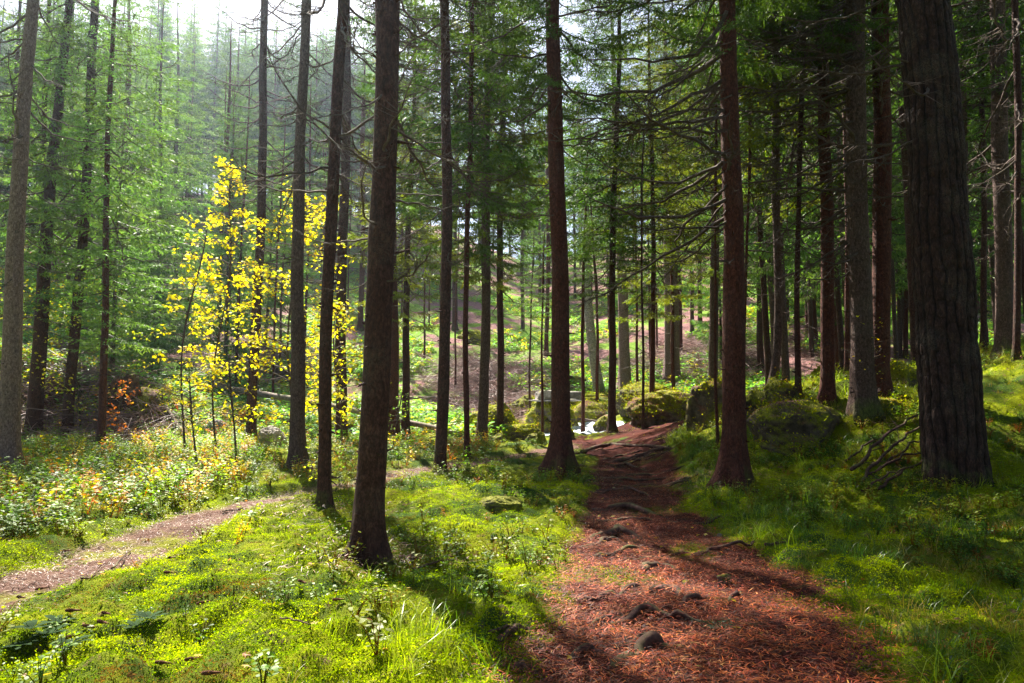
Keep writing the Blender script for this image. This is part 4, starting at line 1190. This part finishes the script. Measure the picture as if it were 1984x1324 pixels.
# upturned root plate in the brush bank
def root_plate(u, v, Wd, Hh, label, seed):
    x, y, z = hit(u, v); rs = np.random.default_rng(seed)
    root = empty('root_plate', (x, y, z), label, 'root plate')
    o = rock(u, v, Wd / y * F, Hh / y * F, M_SOIL, 'x', None, 0.35, seed, name='soil', rough=0.55)
    for k in ('label', 'category'): del o[k]
    o.parent = root; o.location = (0, 0, 0)
    for k in range(16):
        a = rs.uniform(0.1, math.pi - 0.1); L = rs.uniform(0.5, 1.0) * Wd * 0.75; q = np.linspace(0, 1, 8)
        P = np.stack([np.cos(a) * L * q, -0.25 - 0.5 * q * rs.uniform(-.3, 1), Hh * 0.35 + np.sin(a) * L * q * 0.7 - rs.uniform(0, .5) * q ** 2], -1) + rs.normal(0, 0.03, (8, 3))
        V, Q = tube(P, 0.045 * (1 - q) + 0.006, 6); B = Buf(); B.add(V, None, Q); link('root', B.mesh('root', True), M_ROOT, root)
M_SOIL = woodmat('root_soil', (0.035, 0.016, 0.01), (0.2, 0.1, 0.06), 6, 0.55)
root_plate(235, 815, 1.5, 1.5, 'upturned brown root plate of a fallen tree in the left brush bank', 5)
root_plate(95, 790, 1.2, 1.0, 'smaller earthy root plate half hidden between the left trunks', 9)

# exposed roots on the path (arched tubes half sunk)
RT = [([(1150, 990), (1210, 985), (1285, 1000)], .045, 'thick dark root crossing the path near its narrow part'),
      ([(1135, 1045), (1200, 1033), (1270, 1052)], .04, 'curved root on the left of the path below the narrow part'),
      ([(1130, 1062), (1190, 1050), (1260, 1060)], .025, 'thin root running beside the curved one on the left of the path'),
      ([(1240, 1108), (1285, 1100), (1330, 1118)], .035, 'short mossy root in the middle of the path'),
      ([(1270, 1150), (1300, 1140), (1320, 1165), (1370, 1160)], .028, 'twisted root knot in the middle of the path'),
      ([(1130, 1160), (1200, 1150), (1275, 1135)], .026, 'long straight root climbing right on the left half of the path'),
      ([(1180, 1285), (1260, 1255), (1350, 1248)], .04, 'thick dark root in the foreground of the path'),
      ([(1070, 1300), (1130, 1270), (1200, 1258), (1300, 1215)], .02, 'long thin root in the left foreground of the path'),
      ([(1000, 1298), (1020, 1300), (1040, 1315)], .018, 'short root end at the bottom left of the path'),
      ([(1080, 1228), (1130, 1225), (1200, 1195), (1290, 1180)], .018, 'slim root crossing the shadow on the path'),
      ([(1100, 880), (1180, 862), (1300, 868)], .05, 'long root ridge across the far end of the path'),
      ([(1180, 895), (1240, 885), (1300, 862)], .045, 'slanting root step at the far end of the path'),
      ([(1160, 905), (1210, 902), (1260, 912)], .03, 'small root across the far part of the path'),
      ([(1160, 925), (1230, 935), (1290, 925)], .028, 'bowed root across the far part of the path'),
      ([(1300, 938), (1320, 930), (1350, 925)], .02, 'thin root at the right edge of the far path'),
      ([(1150, 955), (1220, 948), (1260, 965)], .026, 'low root across the path above the narrow part'),
      ([(1340, 1075), (1400, 1062), (1470, 1052)], .018, 'thin root at the right edge where the path widens'),
      ([(1380, 1180), (1420, 1165), (1460, 1150)], .016, 'short thin root on the right half of the path'),
      ([(1185, 1215), (1240, 1190), (1330, 1200), (1400, 1215)], .022, 'winding root left of the fallen spruce twig'),
      ([(960, 1240), (1040, 1215), (1110, 1190)], .018, 'bare root at the grassy left border of the path'),
      ([(655, 1085), (690, 1075), (700, 1095)], .05, 'root flaring from the left foot of the thickest trunk'),
      ([(745, 1080), (790, 1088), (850, 1075)], .04, 'root running right from the foot of the thickest trunk'),
      ([(1100, 905), (1130, 902), (1170, 908)], .04, 'root running into the path from the reddish trunk'),
      ([(1440, 945), (1470, 950), (1500, 945)], .04, 'mossy root of the spruce with sagging branches')]
for i, (pp, r, lab) in enumerate(RT):
    r *= 1.25
    P = groundline(pp, r * 0.45)
    P[0] = P[0] - np.array([0, 0, r * 1.2]); P[-1] = P[-1] - np.array([0, 0, r * 1.2])
    log(P, r, r * 0.55, 'exposed_root', lab, 'root', M_ROOT, 0.035, 30, 60 + i, 'roots exposed along the path', 8)

for i in range(22):
    yy = random.uniform(6.5, 21); l_, r_ = float(np.interp(yy, PY, PL)), float(np.interp(yy, PY, PR))
    a0 = random.uniform(l_ - 0.3, r_ - 0.4); Lr = random.uniform(0.5, 1.4); ya = random.uniform(-0.35, 0.35); r = random.uniform(0.012, 0.035)
    P = []
    for q in np.linspace(0, 1, 6):
        px, py_ = a0 + Lr * q, yy + ya * q + 0.12 * math.sin(q * 5 + i)
        P.append(np.array([px, py_, zc(px, py_) + r * (0.9 * math.sin(q * math.pi) ** 0.5 - 0.8)]))
    log(P, r, r * 0.6, 'exposed_root', 'thin low root crossing the far half of the trodden path', 'root', M_ROOT, 0.03, 24, 200 + i, 'thin roots crossing the path', 7)

# small sticks on the ground
STK = [((215, 1105), (255, 1070), .009, 'pale thin stick on the side track'), ((540, 1200), (600, 1215), .006, 'thin twig in the moss at lower left centre'), ((1110, 1150), (1170, 1120), .006, 'thin twig at the left edge of the path'),
       ((800, 1108), (870, 1090), .012, 'stick lying right of the thickest trunk foot'), ((950, 1235), (1100, 1190), .011, 'long dark stick in the grass left of the path'),
       ((430, 995), (470, 988), .012, 'short dark stick on the side track'), ((160, 1125), (185, 1118), .01, 'small piece of bark on the side track'),
       ((1480, 1060), (1530, 1055), .016, 'reddish wood chip at the right edge of the path'), ((630, 1140), (660, 1150), .007, 'little twig in the moss left of the trunk shadow'), ((1230, 1075), (1290, 1068), .008, 'twig on the orange needles')]
for i, (p, q, r, lab) in enumerate(STK):
    a, b = np.array(hit(*p)), np.array(hit(*q))
    log([a + [0, 0, r], b + [0, 0, r * 2]], r, r * .6, 'stick', lab, 'stick', M_ROOT, 0.01, 12, 90 + i, None, 6, 2)

# cones
def cone_mesh():
    B = Buf(); n = 22
    for k in range(n):
        t = k / (n - 1); rad = 0.5 * (0.35 + 0.65 * math.sin(min(1, t * 1.25 + 0.18) * math.pi) ** 0.6) * (1 - 0.6 * t ** 3)
        for j in range(9):
            a = j * 6.283 / 9 + k * 0.35
            d = np.array([0, math.cos(a), math.sin(a)]); s = np.array([0, -math.sin(a), math.cos(a)])
            p = np.array([t * 3.4 - 1.7, 0, 0])
            V = [p + d * rad * 0.6, p + d * rad * 0.9 + s * 0.17 + [0.12, 0, 0], p + d * rad * 1.05 + [0.36, 0, 0], p + d * rad * 0.9 - s * 0.17 + [0.12, 0, 0]]
            B.add(np.array(V), None, [[0, 1, 2, 3]])
    V, T, Q = capped(np.stack([np.linspace(-1.75, 1.8, 12), np.zeros(12), np.zeros(12)], -1), 0.34 * np.sin(np.linspace(0.3, 3.0, 12)) ** 0.5, 8)
    B.add(V, T, Q)
    me = B.mesh('spruce_cone'); me.materials.append(M_CONE); return me
CONE = cone_mesh()
CN = [(140, 1198, 'spruce cone lying above the rosette leaves at lower left'), (198, 1222, 'longest spruce cone lying right of the rosette leaves'), (172, 1224, 'round looking spruce cone end on beside the longest cone'),
      (205, 1200, 'spruce cone in the moss just above the longest cone'), (140, 1243, 'spruce cone below the rosette leaves at lower left'), (80, 1148, 'spruce cone at the edge of the side track'),
      (330, 1088, 'spruce cone on the moss near the side track'), (328, 1118, 'spruce cone end on in the moss, below the one near the side track'), (585, 1142, 'spruce cone left of the trunk shadow'), (372, 1290, 'spruce cone near the bottom edge left of centre'),
      (408, 1320, 'spruce cone cut by the bottom edge'), (315, 1304, 'dark spruce cone standing in the moss near the bottom'), (128, 1078, 'spruce cone on the far side of the side track'), (393, 1184, 'small pale spruce cone in the open moss'),
      (737, 1155, 'spruce cone in the shadow of the thickest trunk'), (1392, 1048, 'spruce cone on the path near the right edge'), (655, 1178, 'spruce cone in the moss below the trunk shadow'), (870, 1085, 'spruce cone right of the thickest trunk'), (40, 1165, 'spruce cone at the left end of the side track')]
for i, (u, v, lab) in enumerate(CN):
    x, y, z = hit(u, v)
    o = bpy.data.objects.new('spruce_cone', CONE); COL.objects.link(o)
    o.location = (x, y, z + 0.03); s = random.uniform(0.021, 0.027); o.scale = (s * 1.1, s, s); o.rotation_euler = (0, random.uniform(-.2, .2), random.uniform(-0.7, 0.7))
    tag(o, lab, 'cone', 'spruce cones on the forest floor')

# ------------------------------------------------------------------ undergrowth templates
def blades(n, h, wdt, spread, curve, seed, segs=3):
    rs = np.random.default_rng(seed); B = Buf()
    for k in range(n):
        a = rs.uniform(0, 6.28); L = h * rs.uniform(0.55, 1.1); c = curve * rs.uniform(0.3, 1.3)
        o = np.array([rs.normal(0, spread), rs.normal(0, spread), -0.01]); d = np.array([math.cos(a), math.sin(a), 0]); s = np.array([-math.sin(a), math.cos(a), 0]) * wdt
        V = []
        for i in range(segs + 1):
            t = i / segs
            p = o + d * (c * L * t * t + 0.1 * L * t) + np.array([0, 0, L * (t - 0.45 * c * t * t * t)])
            ww = s * (1 - t ** 1.5) if i < segs else s * 0.0
            if i < segs: V += [p - ww, p + ww]
            else: V += [p]
        Q = [[2 * i, 2 * i + 1, 2 * i + 3, 2 * i + 2] for i in range(segs - 1)]
        T = [[2 * segs - 2, 2 * segs - 1, 2 * segs]]
        B.add(np.array(V), T, Q, np.array([1, 1, 1]) * rs.uniform(0.7, 1.3))
    return B.arrays()

def shrub(n, h, spread, leaf, seed, stems=4, lwid=0.55, yl=0.0):
    """small leafy plant: stems with oval leaves"""
    rs = np.random.default_rng(seed); B = Buf()
    for s in range(stems):
        a = rs.uniform(0, 6.28); e = np.array([math.cos(a) * spread * rs.uniform(.2, 1), math.sin(a) * spread * rs.uniform(.2, 1), h * rs.uniform(.6, 1)])
        P = np.array([[0, 0, -0.02], e * [0.4, 0.4, 0.55], e])
        V, Q = tube(P, [0.003, 0.002, 0.001], 3); B.add(V, None, Q, (1.1, 0.45, 0.5))
        for k in range(n // stems):
            t = rs.uniform(0.25, 1.05); p = e * [t, t, t] + rs.normal(0, spread * 0.12, 3)
            d = rs.normal(0, 1, 3); d[2] = rs.uniform(-0.25, 0.5); d /= np.linalg.norm(d)
            q = np.cross(d, [0, 0, 1]) + rs.normal(0, 0.25, 3); q /= np.linalg.norm(q); L = leaf * rs.uniform(.6, 1.2); q *= L * lwid * .5
            up = np.cross(q, d); up /= np.linalg.norm(up) + 1e-9
            V = [p, p + d * L * .35 + q + up * L * .05, p + d * L * .75 + q * .75, p + d * L - up * L * .06, p + d * L * .75 - q * .75, p + d * L * .35 - q + up * L * .05]
            c = rs.uniform(0.7, 1.35); col = np.array([c, c, c])
            if rs.random() < yl: col = np.array([5.0, 2.2, 0.6]) * c * .6
            B.add(np.array(V), [[0, 1, 5], [2, 3, 4]], [[1, 2, 4, 5]], col)
    return B.arrays()

def needles(n, seed, L=0.05, r=0.14):
    rs = np.random.default_rng(seed); B = Buf()
    for k in range(n):
        a = rs.uniform(0, 6.28); p = np.array([rs.normal(0, r), rs.normal(0, r), rs.uniform(0.001, 0.014)]); l = L * rs.uniform(.5, 1.5)
        d = np.array([math.cos(a), math.sin(a), rs.uniform(-.12, .22)]) * l; s = np.array([-math.sin(a), math.cos(a), 0]) * rs.uniform(.0012, .0032)
        c = rs.uniform(0.35, 1.6); col = np.array([c, c * rs.uniform(.6, 1.3), c * rs.uniform(.6, 1.3)])
        B.add(np.array([p - s, p + d * .5 - s + [0, 0, .003], p + d, p + d * .5 + s + [0, 0, .003], p + s]), [[1, 2, 3]], [[0, 1, 3, 4]], col)
    return B.arrays()

def put(name, tm, n, xr, yr, fn, s, cols, p, mat, label, cat, clump=None, lift=0.0, tilt=0.15, jit=0.2):
    x, y = sample(n, xr, yr, fn)
    k = infrust(x, y); x, y = x[k], y[k]
    m = len(x)
    pos = np.stack([x, y, gh(x, y) + lift], -1)
    sc = rng.uniform(s[0], s[1], m)
    if clump:
        # palette ordered dark to bright, chosen by a patchy noise with some mixing
        q = np.clip((fbm(x * clump, y * clump, 301, 4) - 0.47) * 2.6 + 0.5 + rng.normal(0, 0.16, m), 0, 0.999)
        cum = np.cumsum(p) / sum(p); idx = np.searchsorted(cum, q)
        cc = np.array(cols)[np.clip(idx, 0, len(cols) - 1)] * rng.uniform(1 - jit, 1 + jit, (m, 1)) * rng.uniform(.92, 1.08, (m, 3))
        sc = sc * (0.8 + 0.4 * q)
    else: cc = pick(cols, m, p, jit)
    return scatter(name, tm, pos, rng.uniform(0, 6.28, m), sc, cc, mat, label, cat, tilt=rng.normal(0, tilt, m))

def offp(x, y, e=0.0):
    return (main_path(x, y) < -e) & (side_path(x, y) < -e) & (polydist(x, y, STREAM) > 0.9)

# moss, dense and close
def f_moss(x, y):
    d = np.hypot(x, y)
    return ((offp(x, y, -0.03) | (patch(x, y) > 0.5)) & (d > 2.5)) * np.clip((5.5 / np.maximum(y, 3.5)) ** 1.7, 0, 1) * (0.55 + 0.45 * (fbm(x * 1.2, y * 1.2, 71) > 0.42))
put('moss', MT, 420000, (-8, 9), (3.2, 13), f_moss, (0.5, 1.05), [(0.16, 0.08, 0.02), (0.05, 0.10, 0.006), (0.13, 0.2, 0.005), (0.26, 0.34, 0.003), (0.36, 0.42, 0.004)], [.12, .15, .2, .3, .23], M_MOSS, 'bright yellow green moss carpet of the forest floor', 'moss', clump=1.5, tilt=.3)

# grass
GT = [blades(16, 0.26, 0.0028, 0.05, 0.7, i) for i in range(3)] + [blades(11, 0.34, 0.0035, 0.06, 1.0, 9)]
def f_grass(x, y):
    r = (x > np.interp(y, PY, PR)) * (x < 12) * np.clip(1.15 - 0.2 * np.abs(x - np.interp(y, PY, PR) - 1.2), 0.3, 1)
    l = (x < np.interp(y, PY, PL)) * (np.exp(-((x + 0.25) / 0.75) ** 2 - ((y - 4.2) / 0.9) ** 2) * 0.8 + 0.02 * (fbm(x, y, 81) > .5))
    return offp(x, y, 0.02) * (0.75 * r * (fbm(x * .9, y * .9, 83) > .36) + l)
put('grass', GT, 16000, (-9, 12), (3.0, 19), f_grass, (0.45, 1.0), [(0.34, 0.24, 0.04), (0.05, 0.12, 0.006), (0.11, 0.2, 0.006), (0.28, 0.34, 0.008)], [.15, .3, .3, .25], M_GRASS, 'tufts of long green forest grass on the bank and beside the path', 'grass', clump=.8, tilt=.3)

# bilberry and other small leaved shrubs
BT = [shrub(40, 0.15, 0.1, 0.028, i, 5) for i in range(4)]
def f_bil(x, y):
    r = (x > np.interp(y, PY, PR) + .1) * 0.8
    l = (x < np.interp(y, PY, PL)) * (0.02 + 0.7 * smooth((y - 6.6) / 1.5) * (fbm(x * .8, y * .8, 91) > .45) + .6 * np.exp(-((x + .6) / 1.0) ** 2 - ((y - 6.5) / 1.4) ** 2) + 0.4 * np.exp(-((x + 3.2) / .8) ** 2 - ((y - 4.5) / .5) ** 2))
    return offp(x, y, .05) * (r * (fbm(x * .7, y * .7, 93) > .42) + l) * np.clip(14 / np.maximum(y, 3), 0, 1)
put('bilberry_shrubs', BT, 17000, (-14, 14), (3.2, 22), f_bil, (0.6, 1.5), [(0.28, 0.12, 0.015), (0.05, 0.12, 0.008), (0.12, 0.22, 0.012), (0.24, 0.29, 0.012)], [.12, .33, .33, .22], M_LEAF, 'low bilberry shrubs with small oval leaves', 'shrubs', clump=.9)

# taller autumn herbs on the left and in the middle
HT = [shrub(36, 0.42, 0.2, 0.065, 20 + i, 4, .5) for i in range(4)]
def f_herb(x, y):
    left = (x < -0.33 * y - 0.2) * (side_path(x, y) < -.45) * (y > 7.5)
    mid = (x > -0.35 * y) * (x < -0.02 * y) * (y > 12) * 0.25
    return offp(x, y, .15) * (left + mid) * (y < 27) * (0.25 + 0.75 * (fbm(x * .5, y * .5, 101) > .40))
put('autumn_herbs', HT, 9000, (-19, 1), (7.5, 26), f_herb, (0.5, 1.25), [(0.13, 0.27, 0.015), (0.26, 0.38, 0.015), (0.65, 0.52, 0.015), (0.5, 0.2, 0.02), (0.08, 0.17, 0.03)], [.34, .28, .17, .09, .12], M_LEAF, 'knee high herbs and brambles turning yellow and orange', 'herbs', tilt=.2, jit=.3)

# hillside herbs
FT = [shrub(24, 0.4, 0.5, 0.15, 40 + i, 4, .6) for i in range(4)]
def f_hill(x, y):
    return (fbm(x * .28, y * .28, 111) > .44) * (y > 23) * (polydist(x, y, STREAM) > 1.5) * ~((y < 27) & (x > 0.3) & (x < 6)) * np.clip(1.3 - y / 90, .2, 1)
put('hillside_herbs', FT, 62000, (-50, 45), (22, 72), f_hill, (0.5, 1.3), [(0.14, 0.34, 0.07), (0.2, 0.42, 0.1), (0.28, 0.4, 0.03), (0.5, 0.42, 0.02), (0.08, 0.2, 0.05)], [.28, .24, .22, .12, .14], M_LEAF, 'green herbs and ferns covering the slope behind the stream', 'herbs', tilt=.2, jit=.3)

# brushwood on the slope
def twigs(n, seed):
    rs = np.random.default_rng(seed); B = Buf()
    for k in range(n):
        p = rs.normal(0, .5, 3) * [1, 1, .2] + [0, 0, .2]; d = rs.normal(0, 1, 3) * [1, 1, .4]; d *= rs.uniform(.5, 1.1) / np.linalg.norm(d)
        V, Q = tube([p - d, p + [0, 0, .08], p + d], [.012, .01, .004], 3); B.add(V, None, Q, np.array([1, 1, 1]) * rs.uniform(.6, 1.5))
    return B.arrays()
def f_brush(x, y):
    u = x / y
    c = np.exp(-((u + .02) / .07) ** 2 - ((y - 38) / 5) ** 2) + np.exp(-((u - .28) / .1) ** 2 - ((y - 40) / 5) ** 2) * .7 + 1.3 * np.exp(-((u + .60) / .1) ** 2 - ((y - 23) / 2.0) ** 2) + .6 * np.exp(-((u + .35) / .08) ** 2 - ((y - 40) / 4) ** 2)
    return np.clip(c, 0, 1)
put('brushwood', [twigs(16, i) for i in range(3)], 11000, (-22, 20), (19, 50), f_brush, (0.5, 1.1), [(0.26, 0.16, 0.15), (0.34, 0.22, 0.2), (0.18, 0.1, 0.08)], [.4, .3, .3], M_LITTER, 'pinkish brown heaps of dead brushwood on the slopes', 'brushwood')

# needle litter on both paths
NT = [needles(16, i) for i in range(4)] + [needles(7, 9, 0.03, 0.12), needles(5, 11, 0.09, 0.12)]
def f_lit(x, y):
    return ((main_path(x, y) > -0.12)) * np.clip((5 / np.maximum(y, 3.5)) ** 1.4, 0, 1)
put('needle_litter', NT, 60000, (-3, 6), (2.8, 16), f_lit, (0.8, 1.25), [(0.40, 0.085, 0.016), (0.19, 0.035, 0.015), (0.5, 0.19, 0.08), (0.05, 0.016, 0.012)], [.34, .30, .06, .30], M_LITTER, 'reddish brown needles and bark crumbs lying on the main path', 'litter', lift=0.004, tilt=.05)
def f_lit2(x, y):
    return ((side_path(x, y) > -.1)) * .6
put('needle_litter', NT, 16000, (-9, 1), (4, 16), f_lit2, (0.8, 1.2), [(0.2, 0.11, 0.08), (0.13, 0.065, 0.05), (0.28, 0.19, 0.15)], [.4, .3, .3], M_LITTER, 'greyish needles and crumbs lying on the side track', 'litter', lift=0.004, tilt=.05)

FEET = [tuple(o.location[:2]) for o in COL.objects if o.parent is None and o.name.startswith(('spruce_tree', 'pine_tree')) and 2 < o.location[1] < 24 and abs(o.location[0]) < 0.75 * o.location[1] + 1]
def f_foot(x, y):
    m = np.full(x.shape, 9.0)
    for a, b in FEET: m = np.minimum(m, np.hypot(x - a, y - b - 0.1))
    return 0.9 * np.exp(-(m / 0.55) ** 2)
put('foot_litter', NT, 60000, (-16, 14), (5, 24), f_foot, (1.2, 2.0), [(0.16, 0.07, 0.03), (0.09, 0.035, 0.02), (0.3, 0.16, 0.07)], [.45, .35, .2], M_LITTER, 'brown needles and bark flakes gathered round the trunk feet', 'litter', lift=0.02, tilt=.1)

put('moss', MT, 60000, (-16, 14), (5, 24), f_foot, (1.0, 2.2), [(0.05, 0.10, 0.006), (0.16, 0.22, 0.005), (0.3, 0.34, 0.004)], [.3, .4, .3], M_MOSS, 'moss cushions gathered round the trunk feet', 'moss', clump=2.0, lift=0.03, tilt=.5)

# fallen leaves
LV = [(STAR[0] * [1, 1, 1.5], STAR[1], STAR[2], STAR[3])]
def f_fl(x, y): return (polydist(x, y, STREAM) > 1) * np.clip(6 / np.maximum(y, 3), .15, 1)
put('fallen_leaves', LV, 4200, (-14, 10), (3.4, 24), f_fl, (0.025, 0.06), [(0.6, 0.45, 0.05), (0.45, 0.2, 0.05), (0.3, 0.15, 0.08), (0.6, 0.55, 0.35)], [.3, .3, .25, .15], M_YLEAF, 'small yellow and brown leaves fallen on the ground', 'leaves', lift=0.03, tilt=.4)

# rosette plants at lower left
def rosette(seed):
    rs = np.random.default_rng(seed); B = Buf()
    for k in range(11):
        a = k * 2.4 + rs.uniform(-.2, .2); L = rs.uniform(.07, .12); d = np.array([math.cos(a), math.sin(a), 0]); s = np.array([-math.sin(a), math.cos(a), 0]) * L * .17
        f = rs.uniform(.3, .8)
        P = [d * L * t + np.array([0, 0, L * f * t * (1.1 - .7 * t)]) for t in (0, .35, .7, 1)]
        B.add(np.array([P[0], P[1] - s, P[1] + s, P[2] - s, P[2] + s, P[3]]), [[0, 1, 2], [3, 5, 4]], [[1, 3, 4, 2]], np.array([1, 1, 1]) * rs.uniform(.8, 1.3))
    return B
for i, (u, v, lab) in enumerate([(110, 1215, 'grey green leaf rosette beside two cones at lower left'), (60, 1235, 'leaf rosette nearest the left edge in the moss'), (262, 1225, 'leaf rosette standing alone in the open moss'), (285, 1212, 'smaller leaf rosette right behind the lone one'),
                                 (35, 1265, 'lowest leaf rosette at the left edge'), (90, 1250, 'leaf rosette just below the one beside the cones'), (130, 1262, 'small rosette right of the lowest ones')]):
    B = rosette(i); V, T, Q, C = B.arrays()
    me = make_mesh('rosette', V, [T, Q], C * np.array([0.06, 0.10, 0.05]), False)
    o = link('leaf_rosette', me, M_MOSS); x, y, z = hit(u, v); o.location = (x, y, z + .02); o.scale = (1.15,) * 3
    tag(o, lab, 'plant', 'leaf rosettes in the moss')

# broken spruce twig on the path
def twig_on_path():
    x, y, z = hit(1440, 1225)
    root = empty('spruce_twig', (x, y, z + .02), 'broken dark green spruce twig lying in the middle of the path', 'twig')
    for k, (a, L) in enumerate([(2.9, .32), (3.4, .26), (0.4, .22)]):
        V, T, Q, C = BOUGH[k]; B = Buf(); V = V * [1, 1, .45] * L; V[:, 2] -= V[:, 2].min() * .9
        B.add(V, None, Q, C * np.array([.05, .085, .05])); o = link('twig_spray', B.mesh('twig_spray'), M_NEEDLE, root); o.rotation_euler = (0, 0, a)
twig_on_path()

# ------------------------------------------------------------------ haze
HAZE = 0.0005
if HAZE > 0:
    x0, x1, y0, y1, z0, z1 = -420, 420, -45, 480, -6, 95
    V = np.array([[x, y, z] for z in (z0, z1) for y in (y0, y1) for x in (x0, x1)], float)
    Q = np.array([[0, 2, 3, 1], [4, 5, 7, 6], [0, 1, 5, 4], [2, 6, 7, 3], [0, 4, 6, 2], [1, 3, 7, 5]])
    m, nt = newmat('haze_air')
    pv = nt.nodes.new('ShaderNodeVolumePrincipled')
    pv.inputs['Color'].default_value = (0.66, 0.8, 1.0, 1); pv.inputs['Density'].default_value = HAZE; pv.inputs['Anisotropy'].default_value = 0.75
    out = nt.nodes.new('ShaderNodeOutputMaterial'); nt.links.new(pv.outputs[0], out.inputs['Volume'])
    tag(link('haze', make_mesh('haze', V, [Q]), m), 'thin bluish sunlit haze filling the air of the forest', 'haze', None, 'stuff')
